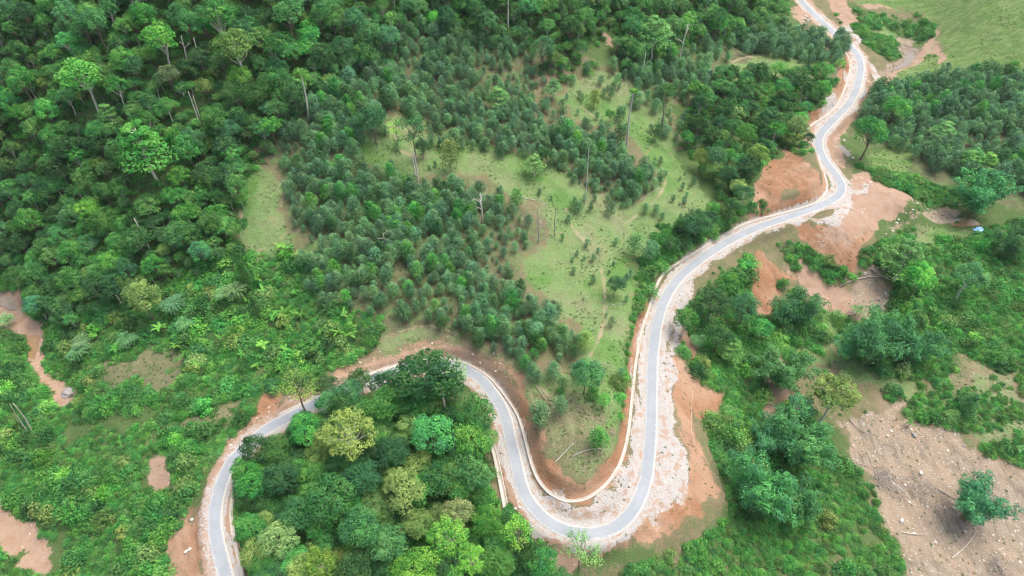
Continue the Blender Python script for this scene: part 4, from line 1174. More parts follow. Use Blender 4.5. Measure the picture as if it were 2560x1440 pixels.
# ---------------------------------------------------------------- woods, plantation and thickets
Z_FOREST = area([[(-300,-140),(2010,-140),(1960,40),(1880,70),(1700,70),(1560,60),(1430,70),(1330,90),(1200,60),(1010,40),(960,140),(880,150),(760,230),(640,360),(600,400),(585,600),(500,650),(380,690),(330,720),(240,770),(110,800),(60,720),(-300,600)],
                 [(1335,130),(1420,70),(1500,120),(1420,160)],[(1540,60),(1700,80),(1680,150),(1560,140)]], 9, 0)
Z_PLANT = area([[(1010,70),(1200,70),(1330,110),(1350,200),(1340,320),(1250,300),(1200,345),(1080,320),(980,250),(960,320),(890,360),(640,370),(740,250),(900,150)],
                [(640,380),(880,370),(900,440),(960,420),(1060,450),(1160,440),(1300,510),(1340,590),(1270,640),(1310,720),(1400,770),(1430,850),(1300,870),(1200,835),(1000,790),(940,770),(800,740),(760,640),(860,580),(740,550),(720,430)],
                [(1290,370),(1450,330),(1560,350),(1640,430),(1580,490),(1460,460),(1380,390)],[(1080,330),(1330,320),(1560,340),(1400,370),(1200,355)],
                [(1570,170),(1760,110),(1900,70),(2130,90),(2100,160),(1960,130),(1880,120),(1800,150),(1820,230),(1720,240),(1600,190)],
                [(2190,210),(2340,180),(2560,180),(2700,180),(2700,540),(2500,430),(2380,430),(2290,370),(2200,350),(2150,290)]], 4, 0)
Z_PLANT_SPARSE = area([[(1000,250),(1560,150),(1760,180),(1740,330),(1480,360),(1080,360)],[(1400,460),(1640,440),(1600,520),(1420,520)],[(1290,860),(1480,800),(1540,960),(1320,960)]], 4, 0)
Z_WOOD = area([[(1730,240),(1850,170),(1960,180),(2100,180),(2110,230),(2040,290),(2010,320),(2050,370),(1960,360),(1890,420),(1860,500),(1810,480),(1740,400),(1700,330)],[(1700,560),(1860,460),(1850,540),(1720,620),(1650,640)]], 4, 0)
Z_THICKET = area([[(590,620),(760,640),(790,740),(960,790),(950,850),(850,910),(640,1015),(600,1080),(510,1180),(450,1310),(420,1380),(430,1460),(-200,1460),(-200,640),(60,720),(110,800),(240,770),(500,650)]], 1.2, 0)
Z_BUSH = area([[(1905,635),(1960,690),(1930,760),(1990,840),(1960,1000),(1800,1000),(1720,900),(1690,800),(1740,730)],[(2090,800),(2250,790),(2380,880),(2370,960),(2200,930),(2120,880)],
               [(1770,1000),(1990,1010),(2070,1090),(2130,1170),(2220,1240),(2250,1340),(2310,1460),(1500,1460),(1560,1420),(1700,1380),(1830,1280),(1800,1180),(1770,1100)],
               [(2190,600),(2300,610),(2460,590),(2700,560),(2700,900),(2480,900),(2380,880),(2240,790),(2240,690)],[(2080,20),(2200,60),(2270,130),(2230,150),(2120,80)],[(2290,20),(2340,70),(2330,120),(2300,60)],
               [(2250,1000),(2400,950),(2560,1000),(2560,1060),(2400,1090),(2300,1050)],[(2440,1110),(2560,1090),(2700,1100),(2700,1180),(2500,1160)],[(1600,650),(1630,660),(1590,850),(1560,1080),(1545,1080),(1570,850)],
               [(1640,560),(1830,540),(1680,640),(1620,660)],[(1940,600),(2040,610),(2130,680),(2080,700),(1990,690)],[(2120,640),(2240,580),(2300,560),(2280,640),(2180,680)],[(2140,410),(2300,440),(2450,500),(2400,520),(2250,480)],
               [(1345,1140),(1390,1160),(1420,1220),(1370,1200)],[(1460,1170),(1480,1180),(1470,1210)],[(1180,1290),(1330,1250),(1400,1330),(1300,1440),(1200,1440)],[(560,1130),(620,1130),(620,1440),(600,1440)],[(1240,1100),(1265,1110),(1290,1250),(1270,1270)]], .8, 0)
Z_SPARSE = area([[(1690,700),(2000,600),(2250,620),(2560,540),(2700,540),(2700,1180),(2440,1120),(2060,1030),(1980,1100),(1760,1100),(1680,860)],[(2070,0),(2340,60),(2340,150),(2180,120)],[(1290,930),(1560,930),(1540,1120),(1400,1170),(1330,1060)],[(2130,420),(2420,480),(2400,600),(2250,480)]], .8, 0)
Z_GROVE = area([[(640,1110),(820,1010),(960,960),(1090,940),(1180,1000),(1215,1080),(1240,1250),(1330,1340),(1420,1460),(640,1460),(600,1300),(600,1180)]], 6, 0)
for zz in (Z_PLANT, Z_PLANT_SPARSE, Z_WOOD, Z_THICKET, Z_BUSH): zz[outd > 0] = 0

def sw(s, lo, hi): return 'small ' if s < lo else ('large ' if s > hi else '')
def region(px, py):
    """where a tree stands, by things one can find in the photograph"""
    if px > 2140 and py < 620: return 'in the dark valley stand ' + ('near the streambed' if px < 2300 else 'near the right edge' if px > 2440 else 'below the grassy hillside')
    if px > 1560 and py < 250: return 'on the ridge left of the far road'
    if py < 340 and px > 640: return 'in the plantation block above the upper clearing'
    if px > 1260 and py < 620: return 'in the plantation strip between the clearings'
    if px < 900 and py > 560: return 'at the lower left plantation margin'
    if py > 690: return 'in the plantation just above the cut bank'
    return 'in the dense central plantation ' + ('near the grassy notch' if px < 900 else 'near the middle clearing' if px > 1130 else 'around the broken stems' if py > 560 else 'below the upper clearing')

# natural forest
x, y, r = scatter(Z_FOREST, 4.5, .47, seed=3)
ok = np.array([clear(a, b, .9) for a, b in zip(x, y)]); x, y = x[ok], y[ok]
z = sample(H, x, y); sc_ = (.42 + .7 * r.rand(len(x)) ** 1.7); vis = in_frame(x, y, z + 9, 30); size = sc_ / depth_of(x, y, z) * vis
order = np.argsort(-size); pick = set(order[:170].tolist())
def fregion(px, py):
    if px > 1330: return 'in the top forest above the landslips'
    if px > 850: return 'in the top forest above the plantation'
    if py > 520: return 'at the foot of the forest hill near the stream'
    if px < 320: return 'on the left part of the forest hill' + (' near the top' if py < 200 else ' low down' if py > 400 else '')
    return 'on the middle of the forest hill' if py > 230 else 'on the upper forest hill'
tones = ['dk', 'dk', 'dk', 'md', 'md', 'md', 'md', 'gn', 'bl', 'gn']
for i in pick:
    px, py = project(x[i], y[i], z[i] + 10); tn = tones[r.randint(len(tones))]; rg = fregion(px, py)
    make_tree('forest', x[i], y[i], sc_[i], tn, '%s%s forest tree %s' % (sw(sc_[i], .8, 1.0), TONE[tn], rg), '%s%s trees %s' % (sw(sc_[i], .8, 1.0), TONE[tn], rg), r.uniform(.75, 1.25))
rest = [i for i in range(len(x)) if i not in pick]
n = len(rest)
stuff('forest', 'far forest trees running out of the picture over the hilltop', 'forest', np.c_[x[rest], y[rest], z[rest]], r.rand(n) * 6.283, np.c_[sc_[rest], sc_[rest], sc_[rest] * r.uniform(.8, 1.2, n)], r.randint(0, 6, n), far_sources('forest', LEAF_FOREST))

# the grove's filling trees
x, y, r = scatter(Z_GROVE, 5.2, .42, seed=4)
for a, b in zip(x, y):
    if clear(a, b, .7):
        tn = ['dk', 'md', 'md', 'gn', 'ol'][r.randint(5)]
        px, py = project(a, b, ground(a, b) + 6); s_ = r.uniform(.5, .9)
        rg = ('of the grove ' + ('near the bottom edge' if py > 1370 else 'by the lower drain chute' if px > 1140 else 'near the crest' if py < 1080 else 'along the outer bend' if px < 720 else 'under the golden olive tree' if py < 1220 and px < 960 else 'around the olive dome' if px > 900 else 'in its middle'))
        make_tree('broad', a, b, s_, tn, '%s%s filler tree %s' % (sw(s_, .62, .78), TONE[tn], rg), '%s%s filler trees %s' % (sw(s_, .62, .78), TONE[tn], rg), r.uniform(.8, 1.1))

# mixed wood on the knob beside the far road
x, y, r = scatter(Z_WOOD, 5.4, .48, seed=5, keep=.85)
for a, b in zip(x, y):
    if clear(a, b, .8):
        tn = ['dk', 'md', 'dk', 'dk', 'gn', 'ol'][r.randint(6)]; px, py = project(a, b, ground(a, b))
        rg = ('on the wooded knob ' + ('below the ridge grass' if py < 270 else 'facing the clearing' if px < 1850 else 'above the road bend')) if py < 470 else 'along the top of the red cut slope'
        make_tree('forest', a, b, r.uniform(.45, 1.05), tn, '%s tree %s' % (TONE[tn], rg), '%s trees %s' % (TONE[tn], rg), r.uniform(.7, 1.15))

# plantation
zp = blur(Z_PLANT, 14)
x1, y1, r = scatter(zp, 3.0, .42, seed=6, thr=.12)
k1 = r.rand(len(x1)) < np.clip(sample(zp, x1, y1) * 1.0 + .9 * vnoise(x1, y1, 18, 71) + .6 * vnoise(x1, y1, 8, 72), 0, .95); x1, y1 = x1[k1], y1[k1]
x2, y2, _ = scatter(Z_PLANT_SPARSE, 4.8, .48, seed=7, keep=.55)
x3, y3, _ = scatter(blur(m_grass, 4) * (GX < 85) * (GX > -75) * (GY > 120), 5.2, .48, seed=71, keep=.5)
k3 = vnoise(x3, y3, 14, 73) > .08; x3, y3 = x3[k3], y3[k3]
x, y = np.r_[x1, x2, x3], np.r_[y1, y2, y3]; small = np.r_[np.zeros(len(x1) + len(x2)), np.ones(len(x3))]
ok = np.array([clear(a, b, .7) for a, b in zip(x, y)]); x, y, small = x[ok], y[ok], small[ok]
z = sample(H, x, y); sc_ = r.uniform(.42, 1.08, len(x)) * (1.0 + .7 * vnoise(x, y, 30, 77)) * np.where(small > 0, r.uniform(.3, .65, len(x)), 1); right = x > 130
sc_[right & (y > 215)] *= 1.3
vis = in_frame(x, y, z + 4, 10); order = np.argsort(-(sc_ / depth_of(x, y, z) * vis)); pick = set(order[:300].tolist())
for i in pick:
    px, py = project(x[i], y[i], z[i]); tn = ['ac', 'ac', 'ac', 'gn', 'dk'][r.randint(5)]; rg = region(px, py)
    make_tree('acacia', x[i], y[i], sc_[i], tn, '%s%s young tree %s' % (sw(sc_[i], .95, 1.15), TONE[tn], rg), '%s%s young trees %s' % (sw(sc_[i], .95, 1.15), TONE[tn], rg), r.uniform(.85, 1.15), lean=(r.randn() * .04, r.randn() * .04))
rest = [i for i in range(len(x)) if i not in pick and in_frame(x[i], y[i], z[i], 200)]; n = len(rest)
stuff('plantation_trees', 'more young plantation trees in rows beyond the nearest ones', 'trees', np.c_[x[rest], y[rest], z[rest]], r.rand(n) * 6.283, np.c_[sc_[rest], sc_[rest], sc_[rest] * r.uniform(.85, 1.15, n)], r.randint(0, 5, n), far_sources('acacia', LEAF_ACACIA), tilt=r.randn(n, 2) * .05)

# shrubs: the ones that show largest singly, the rest as one thicket
SHR = [shrub(800 + i, LEAF, rad=1.5 + .2 * (i % 3), h=1.5 + .4 * (i % 2), nl=11 + i % 3) for i in range(4)]
SHR_S = [shrub(800 + i, LEAF_SHRUB, rad=1.5 + .2 * (i % 3), h=1.5 + .4 * (i % 2), nl=11 + i % 3) for i in range(4)] + [shrub(830 + i, LEAF_SHRUB, rad=1.7, h=1.3, nl=10, ln=60, L=.5, W=.12, droop=.8) for i in range(2)]
def sregion(px, py):
    if px > 2050 and py > 930: return 'beside the stony bed'
    if px > 1950 and py < 900: return 'in the valley right of the road'
    if px > 1640 and py > 960: return 'on the slope below the spoil bank'
    if px > 1640: return 'between the road shoulder and the eroded bank'
    if px > 1500: return 'in the hedge strip along the road drain'
    if px > 1150: return 'around the hairpin and its spur'
    return 'in the thicket ' + ('at the bottom left corner' if py > 1250 and px < 260 else 'beside the red verge' if px > 330 and py > 1050 else 'around the slashed patches' if py > 880 and px > 200 else 'by the left stream' if px < 240 else 'above the slashed patches' if px < 560 else 'below the plantation')
x1, y1, r = scatter(Z_BUSH, 2.7, .48, seed=8, keep=.9)
x2, y2, _ = scatter(Z_THICKET, 2.6, .48, seed=9, keep=.88)
hedge = straight & (DRD > 1.0) & (DRD < 5.5)
x5, y5, _ = scatter(hedge * 1.0, 1.9, .48, seed=23, keep=.85, avoid=2)
x3, y3, _ = scatter(Z_SPARSE, 3.0, .48, seed=19, keep=.7)
x, y = np.r_[x1, x2, x3, x5], np.r_[y1, y2, y3, y5]
patchy = vnoise(x, y, 17, 55) + .6 * vnoise(x, y, 6, 56)
ok = ((patchy > -.2) | (sample(hedge * 1.0, x, y) > .5)) & (sample(m_slash, x, y) < .3 + .6 * r.rand(len(x))) & ((sample(m_grass, x, y) < .7) | (r.rand(len(x)) < .3)); x, y = x[ok], y[ok]
z = sample(H, x, y); sc_ = (.35 + 1.15 * r.rand(len(x)) ** 1.5) * (1 + 1.0 * vnoise(x, y, 11, 57)); sc_ *= np.where(sample(Z_THICKET, x, y) > .5, 1.65, 1.2)
big = r.rand(len(x)) < .06; sc_[big] *= 1.6; sc_ = np.minimum(sc_, 2.1); damp = sample(blur(np.maximum(m_stony, m_pink * (GX < -60)), 10), x, y); sc_ *= np.clip(1.25 - 2.2 * damp, .3, 1)
vis = in_frame(x, y, z, 0); order = np.argsort(-(sc_ / depth_of(x, y, z) * vis)); pick = set(order[:290].tolist())
for i in pick:
    px, py = project(x[i], y[i], z[i]); tn = ['gn', 'md', 'md', 'dk', 'gn', 'md', 'ol', 'br'][r.randint(8)]; rg = sregion(px, py)
    o = link('shrub', SHR[r.randint(4)], loc=(x[i], y[i], z[i] - .1), rot=(0, 0, r.rand() * 6.28), scale=(sc_[i], sc_[i], sc_[i] * r.uniform(.8, 1.3)))
    o.color = jit_col(PAL[tn]); tag(o, '%s%s leafy shrub %s' % (sw(sc_[i], 1.1, 1.5), TONE[tn], rg), 'shrub', '%s%s shrubs %s' % (sw(sc_[i], 1.1, 1.5), TONE[tn], rg))
rest = [i for i in range(len(x)) if i not in pick]; n = len(rest)
px_, py_, pz_ = x[rest], y[rest], z[rest]
# undergrowth below the woods and low creepers over the thicket floor
u1 = scatter(Z_FOREST, 3.1, .48, seed=10); u2 = scatter(Z_GROVE, 2.4, .48, seed=11); u3 = scatter(Z_WOOD, 3.0, .48, seed=12, keep=.7); u4 = scatter(Z_PLANT, 6.0, .48, seed=13, keep=.3)
ux, uy = np.r_[u1[0], u2[0], u3[0], u4[0]], np.r_[u1[1], u2[1], u3[1], u4[1]]
us = RNG.uniform(.7, 1.5, len(ux)); us[-len(u4[0]):] *= .5
t1 = scatter(np.maximum(Z_THICKET, Z_BUSH), 1.6, .48, seed=14, keep=.95)
tx, ty = t1[0], t1[1]; okt = (vnoise(tx, ty, 9, 58) > -.36) & (sample(m_slash, tx, ty) < .4 + .6 * RNG.rand(len(tx))); tx, ty = tx[okt], ty[okt]
ax, ay = np.r_[px_, ux, tx], np.r_[py_, uy, ty]; as_ = np.r_[sc_[rest], us, RNG.uniform(.35, 1.0, len(tx))]
n = len(ax)
stuff('undergrowth', 'tangled green undergrowth and creepers covering the slopes', 'undergrowth', np.c_[ax, ay, sample(H, ax, ay) - .1], RNG.rand(n) * 6.283, np.c_[as_, as_, as_ * RNG.uniform(.7, 1.25, n)], RNG.randint(0, len(SHR_S), n), SHR_S)

# banana plants
BAN = [banana(900 + i, LEAF, n=7 + 2 * i) for i in range(5)]; STEM = tube_mesh('stem', [([(0, 0, -.3), (0, 0, 1), (0, 0, 2)], [.14, .12, .08])], bark_mat('banana_stem', (.20, .22, .08), (.30, .27, .12)))
bl_ = [(620,760),(700,790),(655,800),(740,745),(560,800),(600,830),(660,860),(700,890),(480,850),(520,870),(560,850),(600,880),(460,885),(430,870),(500,820),(640,710),(660,730),(395,640),(375,615),(690,830),(720,840),(745,700),(720,620),(680,640),(770,790),(860,800),(880,815),(540,895),(500,905),(570,915),(340,860),(300,880),(640,910),(700,920),(610,790),(800,830),(830,860),(760,860),(660,650),(400,830)]
for j, (px, py) in enumerate(bl_):
    p = at(px, py, 1.8)[0]; s = RNG.uniform(.75, 1.6)
    p = p + RNG.randn(2) * 1.5
    rt = link('banana_plant', None, loc=(p[0], p[1], ground(*p)), rot=(RNG.randn() * .16, RNG.randn() * .16, RNG.rand() * 6), scale=(s, s * RNG.uniform(.8, 1.2), s))
    rg = 'on the slope between thicket and plantation' if py < 780 else 'in the banana patch above the left thicket'
    tag(rt, 'yellow-green banana plant %s' % rg, 'banana plant', 'banana plants %s' % rg)
    o = link('leaf_rosette', BAN[j % 5], rt); o.color = jit_col((.14, .36, .06), .18); link('stem', STEM, rt)
for px, py, lab in [(2330, 775, 'big pale banana plant in the valley clump'), (2300, 740, 'banana plant with upright leaves behind the big pale one'), (2360, 745, 'yellowish banana plant at the right of the valley clump'), (2250, 715, 'banana plant below the creeper-covered tree'), (2065, 660, 'small bright banana plant on the spoil slope'), (2545, 1125, 'banana plant at the right edge beyond the stony bed'), (2275, 1060, 'banana plant in the shrub beside the stony bed')]:
    p = at(px, py, 1.8)[0]; s = RNG.uniform(1.0, 1.3)
    rt = tag(link('banana_plant', None, loc=(p[0], p[1], ground(*p)), rot=(0, 0, RNG.rand() * 6), scale=(s, s, s)), lab, 'banana plant')
    o = link('leaf_rosette', BAN[0], rt); o.color = jit_col((.16, .40, .09), .1); link('stem', STEM, rt)

# grey-green palms
PALM = [palm(950 + i, LEAF) for i in range(2)]
PST = tube_mesh('trunk', [([(0, 0, -.3), (0, 0, 1.6), (0, 0, 3.2)], [.16, .13, .12])], BARK)
for px, py, s, lab in [(430, 760, 1.5, 'grey-green fan palm beside the olive spreading tree'), (590, 725, 1.5, 'grey-green palm at the foot of the draped trunks'), (560, 735, 1.2, 'smaller grey-green palm beside the other at the draped trunks'), (195, 880, 1.5, 'grey-green palm on the stream bank'), (205, 855, 1.3, 'smaller palm above the one on the stream bank'), (465, 810, 1.2, 'grey-green palm in the banana patch'), (320, 850, 1.3, 'dark palm at the stream end of the banana patch'), (10, 800, 1.2, 'palm at the left edge above the stream'),
                       (2450, 0, 0, ''), (1745, 850, 1.0, 'small palm on the shaded bank below the road'), (2145, 775, 1.0, 'low grey-green palm on the pale earth by the driftwood')]:
    if s:
        p = at(px, py, 3 * s)[0]
        rt = tag(link('palm', None, loc=(p[0], p[1], ground(*p)), rot=(0, 0, RNG.rand() * 6), scale=(s, s, s)), lab, 'palm')
        o = link('fronds', PALM[RNG.randint(2)], rt); o.color = jit_col((.15, .34, .13), .1); link('trunk', PST, rt)

# creeper-draped trunk columns at the left
for px, py, h, lab in [(610, 690, 13, 'tall creeper-draped column at the edge of the grassy notch'), (640, 770, 10, 'creeper-draped stem leaning towards the banana patch'), (230, 560, 12, 'creeper-draped tree at the forest foot'), (70, 590, 11, 'creeper-draped tree above the stream')]:
    p = at(px, py, h * .5)[0]; lv = Leaves(px)
    for i in range(26):
        f_ = i / 26; rr = .8 + 2.1 * (1 - f_) ** 1.4; an = i * 2.4
        lv.lobe((math.cos(an) * rr * .6, math.sin(an) * rr * .6, h * f_), (rr * .75, rr * .75, 1.5), 95, .5, .2, low=-1, droop=.9, jit=.4)
    rt = tag(link('draped_tree', None, loc=(p[0], p[1], ground(*p))), lab, 'tree')
    o = link('creeper', lv.mesh('creeper', LEAF), rt); o.color = jit_col((.065, .17, .04), .05)
    link('trunk', tube_mesh('trunk', [(bent((0, 0, -.8), (0, 0, h), 6, .2, lv.r), [.3, .2, .08])], BARK), rt)

# grass tufts, dry stalks
TUF = [tuft(970 + i, LEAF_GRASS, h=.34 + .1 * i) for i in range(3)]
gx, gy, r = scatter(np.maximum(np.maximum(m_grass, m_lush), .8 * (Z_PLANT + Z_PLANT_SPARSE > 0)), 1.5, .48, seed=15, keep=.8)
g2 = scatter(m_slash + .9 * m_stony * (GX > 80) + .9 * m_red * (1 - m_gravel) + .9 * m_gravel * (RDc > 3.2), 2.2, .48, seed=16, keep=.42, avoid=2)
g3 = scatter(np.maximum(Z_THICKET, Z_BUSH), 2.0, .48, seed=17, keep=.7)
cl = vnoise(gx, gy, 8, 59) + .5 * vnoise(gx, gy, 3, 60); okg = cl > 0.02; gx, gy = gx[okg], gy[okg]
gx, gy = np.r_[gx, g2[0], g3[0]], np.r_[gy, g2[1], g3[1]]
okf = in_frame(gx, gy, sample(H, gx, gy), 60) & (sample(RDc, gx, gy) > 2.4); gx, gy = gx[okf], gy[okf]; n = len(gx)
stuff('grass', 'short tufted grass of the clearings and verges', 'grass', np.c_[gx, gy, sample(H, gx, gy)], RNG.rand(n) * 6.283, RNG.uniform(.3, .95, n), RNG.randint(0, 3, n), TUF)

# ---------------------------------------------------------------- stones, deadwood, small things
STONE = bark_mat('pale_stone', (0.42, 0.38, 0.33), (0.56, 0.53, 0.49), 3.0)
STONE_G = bark_mat('grey_stone', (0.22, 0.21, 0.20), (0.31, 0.30, 0.29), 3.0)
ROCK = [rock_mesh(i, STONE) for i in range(4)]
s1 = scatter(m_stony, 1.3, .48, seed=20, keep=.6, avoid=9)
s2 = scatter(np.maximum(m_gravel, m_pink * .8), 1.7, .48, seed=21, keep=.26, avoid=9)
s3 = scatter((RD > 3.2) * (RD < 8) * (RA < .2) * (RS > 0) * 1.0, 1.5, .48, seed=22, keep=.35, avoid=9)
sx, sy = np.r_[s1[0], s2[0], s3[0]], np.r_[s1[1], s2[1], s3[1]]
okf = in_frame(sx, sy, sample(H, sx, sy), 40) & (sample(RDc, sx, sy) > 2.3); sx, sy = sx[okf], sy[okf]; n = len(sx)
sz_ = np.clip(RNG.lognormal(-1.35, .6, n), .1, 1.1)
stuff('rubble', 'pale stones strewn over verges and stream beds', 'stones', np.c_[sx, sy, sample(H, sx, sy)], RNG.rand(n) * 6.283, sz_, RNG.randint(0, 4, n), ROCK)

def boulder(px, py, w, label, mat=None, group=None):
    p = at(px, py)[0]; s = w * depth_of(p[0], p[1], ground(*p)) / FPX
    o = link('boulder', (ROCK_B if mat is None else ROCK_C)[RNG.randint(3)], loc=(p[0], p[1], ground(*p) + .12 * s), rot=(0, 0, RNG.rand() * 6), scale=(s, s * .8, s * .8))
    tag(o, label, 'boulder', group)
ROCK_B = [rock_mesh(30 + i, STONE, 2) for i in range(3)]; ROCK_C = [rock_mesh(40 + i, STONE_G, 2) for i in range(3)]
boulder(172, 984, 34, 'flat grey boulder at the lower end of the left stream', 1)
boulder(466, 1380, 11, 'white boulder on the red verge at the bottom left'); boulder(474, 1374, 10, 'small white stone touching the white boulder of the red verge')
boulder(2255, 1303, 14, 'pale angular boulder on the stony bed near the thicket edge'); boulder(2302, 1182, 12, 'pale slab on the middle of the stony bed')
boulder(2410, 1115, 10, 'grey stone at the grass edge above the stony bed', 1); boulder(2385, 1075, 9, 'dark stone on the grass beyond the stony bed', 1); boulder(2285, 1088, 14, 'grey boulder under the shrub by the stony bed', 1)
boulder(2400, 512, 10, 'white stone on the sandbar by the pond'); boulder(2265, 460, 20, 'grey boulder on the bank beside the terrace', 1)
for i, (px, py) in enumerate([(2290,508),(2276,522),(2262,536),(2248,550),(2238,562),(2228,574),(2216,586),(2205,592),(2195,470),(2182,462),(2170,456),(2160,450)]):
    boulder(px + RNG.randint(-6, 7), py + RNG.randint(-4, 5), RNG.randint(5, 10), 'white rubble block on the rim of the spoil terrace', group='white rubble blocks rimming the terrace')
for i, (px, py) in enumerate([(2180,215),(2188,225),(2176,238),(2192,212),(2170,205),(2184,244),(2110,352),(2124,378),(2098,348),(2132,396)]):
    boulder(px, py, RNG.randint(5, 11), 'pale boulder in the rocky streambed beside the far road', group='boulders in the far streambed')
for i, (px, py) in enumerate([(2012,48),(2020,52),(2008,56),(2028,50),(2016,42)]):
    boulder(px, py, 9, 'white stone in the small heap beside the far road', group='white stones of the far heap')

def log(px0, py0, px1, py1, d, label, mat=BARK_GREY, lift=.1, name='fallen_log', cat='log'):
    a0, b0 = at(px0, py0)[0], at(px1, py1)[0]
    t = np.linspace(0, 1, 7); P = np.c_[a0[0] + (b0[0] - a0[0]) * t, a0[1] + (b0[1] - a0[1]) * t]
    P += np.sin(t * math.pi)[:, None] * RNG.randn(1, 2) * .25
    z = sample(H, P[:, 0], P[:, 1]); z = np.maximum(z, np.interp(t, [0, 1], [z[0], z[-1]])) + d * .4 + lift
    P = np.c_[P, z]; c0 = P[0].copy()
    tag(link(name, tube_mesh(name, [(P - c0, [d * .5, d * .42, d * .28])], mat, 7), loc=c0), label, cat)
log(2125,1050,2172,1086,.38,'bare log at the upper edge of the stony bed'); log(2345,1222,2392,1252,.42,'pale log in the middle of the stony bed'); log(2250,1330,2318,1336,.3,'thin pale log at the thicket edge of the stony bed', BARK_PALE)
log(2100,716,2205,694,.55,'long driftwood trunk across the pale earth'); log(2175,672,2235,706,.5,'driftwood trunk crossing the long one'); log(2195,640,2190,690,.35,'upright driftwood stem in the pile')
log(2175,752,2205,750,.3,'short log on the earth below the driftwood', BARK_PALE); log(2172,790,2190,765,.2,'thin branch lying below the driftwood', BARK_PALE); log(2204,770,2210,745,.25,'short dark branch beside the thin one')
log(2235,1210,2275,1248,.3,'pale log running out of the brush heap', BARK_PALE); log(2222,1190,2250,1232,.28,'log lying along the brush heap', BARK_PALE); log(2090,1135,2165,1165,.25,'thin log at the thicket edge above the brush heap')
log(2205,1108,2240,1118,.2,'thin branch alone on the upper stony bed'); log(2380,1395,2440,1330,.22,'long thin branch near the bottom of the stony bed', BARK_PALE)
log(1388,1156,1434,1108,.22,'pale pole lying on the brown spur', BARK_PALE); log(1430,1142,1502,1122,.2,'second pole lying across the spur', BARK_PALE); log(1340,965,1372,1012,.25,'log on the upper side of the spur')
log(1275,488,1340,502,.25,'pale log at the plantation margin', BARK_PALE); log(1180,640,1130,655,.25,'fallen stem in the central plantation'); log(1085,600,1025,575,.22,'slanting fallen branch in the plantation', BARK_PALE)
log(1530,762,1565,760,.16,'short pole by the path fork in the lower clearing', BARK_PALE); log(1500,908,1535,922,.2,'grey log at the lower end of the clearing'); log(1650,470,1600,500,.15,'thin pole on the grass slope', BARK_PALE)
log(1235,490,1255,462,.2,'leaning grey branch beside the forked dead tree'); log(1740,345,1700,300,.2,'fallen stem on the ridge slope', BARK_PALE); log(330,1130,322,1105,.2,'bare stick standing out of the left thicket', BARK_PALE)
log(420,1050,452,1075,.2,'grey branch on the slashed patch of the left thicket'); log(1120,826,1140,838,.2,'short log above the cut bank')

def brush(px, py, wpx, n, label):
    p = at(px, py)[0]; w = wpx * depth_of(p[0], p[1], ground(*p)) / FPX / 2; segs = []; r = np.random.RandomState(px)
    for i in range(n):
        c0 = r.randn(3) * np.array([w * .4, w * .4, .12]) + np.array([0, 0, .3]); an = r.rand() * 6.28; L = .5 + r.rand() * w * .7
        d = np.array([math.cos(an), math.sin(an), r.randn() * .3]) * L * .5
        segs.append((bent(c0 - d, c0 + d, 4, .12, r), [.075, .03]))
    tag(link('brush_pile', tube_mesh('brush_pile', segs, BARK_GREY, 4), loc=(p[0], p[1], ground(*p))), label, 'brush pile')
brush(2212, 1192, 95, 260, 'grey heap of cut branches on the stony bed'); brush(2205, 668, 50, 70, 'tangle of driftwood twigs above the long trunk'); brush(2300, 1215, 120, 160, 'loose spread of grey twigs right of the heap')
brush(985, 628, 50, 50, 'heap of dead twigs by the broken stems in the plantation'); brush(1352, 560, 40, 40, 'dead twigs around the grey stem at the plantation margin'); brush(1745, 905, 45, 60, 'grey bundle of dead fronds on the bank below the road'); brush(2500, 1415, 60, 110, 'dark heap of burnt twigs near the bottom right corner')

# blue plastic sheets by the pond
bm_ = NT('blue_plastic', .4, .5); bm_.color(bm_.mix(bm_.ramp(bm_.noise(.8), .4, .6), (.10, .30, .72), (.35, .55, .85)))
def sheet(px, py, w, h, label, seed):
    p = at(px, py)[0]; d = depth_of(p[0], p[1], ground(*p)) / FPX; W_, D_ = w * d, h * d * 1.3; r = np.random.RandomState(seed); n = 10
    u, v = np.meshgrid(np.linspace(-1, 1, n), np.linspace(-1, 1, n))
    zz = 1.1 - .5 * np.abs(u) ** 1.5 - .3 * v * v + r.randn(n, n) * .13
    X = u * W_ / 2 * (1 + r.randn(n, n) * .04); Y = v * D_ / 2 * (1 + r.randn(n, n) * .04)
    i = np.arange(n * n).reshape(n, n); F = np.stack([i[:-1, :-1], i[:-1, 1:], i[1:, 1:], i[1:, :-1]], -1).reshape(-1, 4)
    rt = tag(link('tarpaulin', None, loc=(p[0], p[1], ground(*p)), rot=(0, 0, r.rand())), label, 'tarpaulin')
    o = link('sheet', mesh_np('sheet', np.stack([X, Y, zz], -1).reshape(-1, 3), F, [bm_.m]), rt)
    md = o.modifiers.new('thickness', 'SOLIDIFY'); md.thickness = .03
    for sx_ in (-1, 1):
        for sy_ in (-1, 1): link('pole', tube_mesh('pole', [([(sx_ * W_ * .4, sy_ * D_ * .4, -.3), (sx_ * W_ * .4, sy_ * D_ * .4, .9)], [.04, .04])], BARK, 5), rt)
sheet(2447, 577, 26, 14, 'pale blue crumpled plastic sheet beside the muddy pond', 1); sheet(2492, 598, 18, 20, 'darker blue plastic sheet between the trees near the pond', 2)

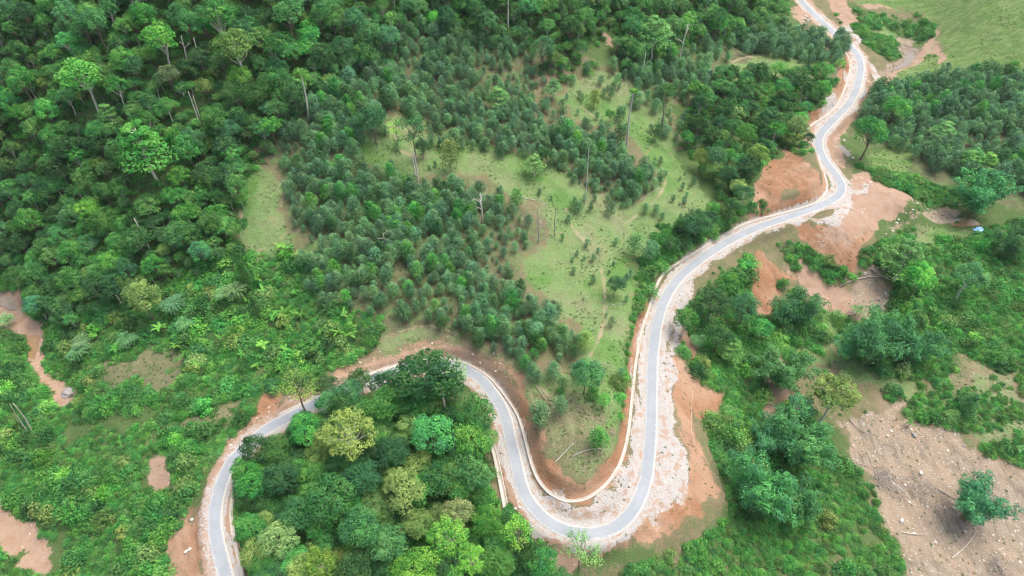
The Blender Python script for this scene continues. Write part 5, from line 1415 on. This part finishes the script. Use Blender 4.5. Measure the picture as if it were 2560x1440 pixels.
# thin pipe along the rim of the spoil bank
hp = NT('pale_pipe', .6, .3); hp.color((.62, .56, .44))
P = resample(smooth(at(*zip(*[(1731,985),(1728,1030),(1727,1068),(1733,1105),(1757,1140),(1773,1164)])), 2), 1.0); z = sample(H, P[:, 0], P[:, 1]) + .15
P3 = np.c_[P, z]; tag(link('water_pipe', tube_mesh('water_pipe', [(P3 - P3[0], [.05, .05])], hp.m, 6), loc=P3[0]), 'thin pale pipe along the outer rim of the spoil bank', 'pipe')

# twigs strewn over the stony bed and the slashed patches
def stick(seed):
    r = np.random.RandomState(seed); return tube_mesh('twig', [(bent((-.9, 0, .05), (.9, 0, .12), 4, .12, r), [.045, .03, .012]), (bent((0, 0, .08), (.6, .4, .2), 3, .05, r), [.025, .008])], BARK_GREY, 4)
w1 = scatter(m_stony * (GX > 80) + m_slash, 1.7, .48, seed=31, keep=.6, avoid=9); okw = vnoise(w1[0], w1[1], 9, 61) + .6 * vnoise(w1[0], w1[1], 4, 62) > .12
wx, wy = w1[0][okw], w1[1][okw]; n = len(wx)
stuff('dead_twigs', 'grey twigs littering the stony bed and slashed ground', 'twigs', np.c_[wx, wy, sample(H, wx, wy)], RNG.rand(n) * 6.283, RNG.uniform(.4, 1.5, n), RNG.randint(0, 3, n), [stick(i) for i in range(3)])

# ---------------------------------------------------------------- humid air
hz = bpy.data.materials.new('humid_air'); hz.use_nodes = True; ht = hz.node_tree; ht.nodes.remove(ht.nodes['Principled BSDF'])
pv = ht.nodes.new('ShaderNodeVolumePrincipled'); pv.inputs['Color'].default_value = (.86, .92, 1, 1); pv.inputs['Density'].default_value = HAZE; pv.inputs['Anisotropy'].default_value = .2
ht.links.new(pv.outputs[0], ht.nodes['Material Output'].inputs['Volume'])
x0, x1, y0, y1, z0, z1 = XS[0] - 5, XS[-1] + 5, YS[0] - 5, YS[-1] + 5, float(H.min()) - 1, max(float(H.max()), CAMZ) + 4
hv = [(x, y, z) for z in (z0, z1) for y in (y0, y1) for x in (x0, x1)]
hm = bpy.data.meshes.new('haze'); hm.from_pydata(hv, [], [(0, 2, 3, 1), (4, 5, 7, 6), (0, 1, 5, 4), (2, 6, 7, 3), (0, 4, 6, 2), (1, 3, 7, 5)]); hm.materials.append(hz)
tag(link('haze', hm), 'thin humid haze softening the far hillside', 'haze', kind='stuff')
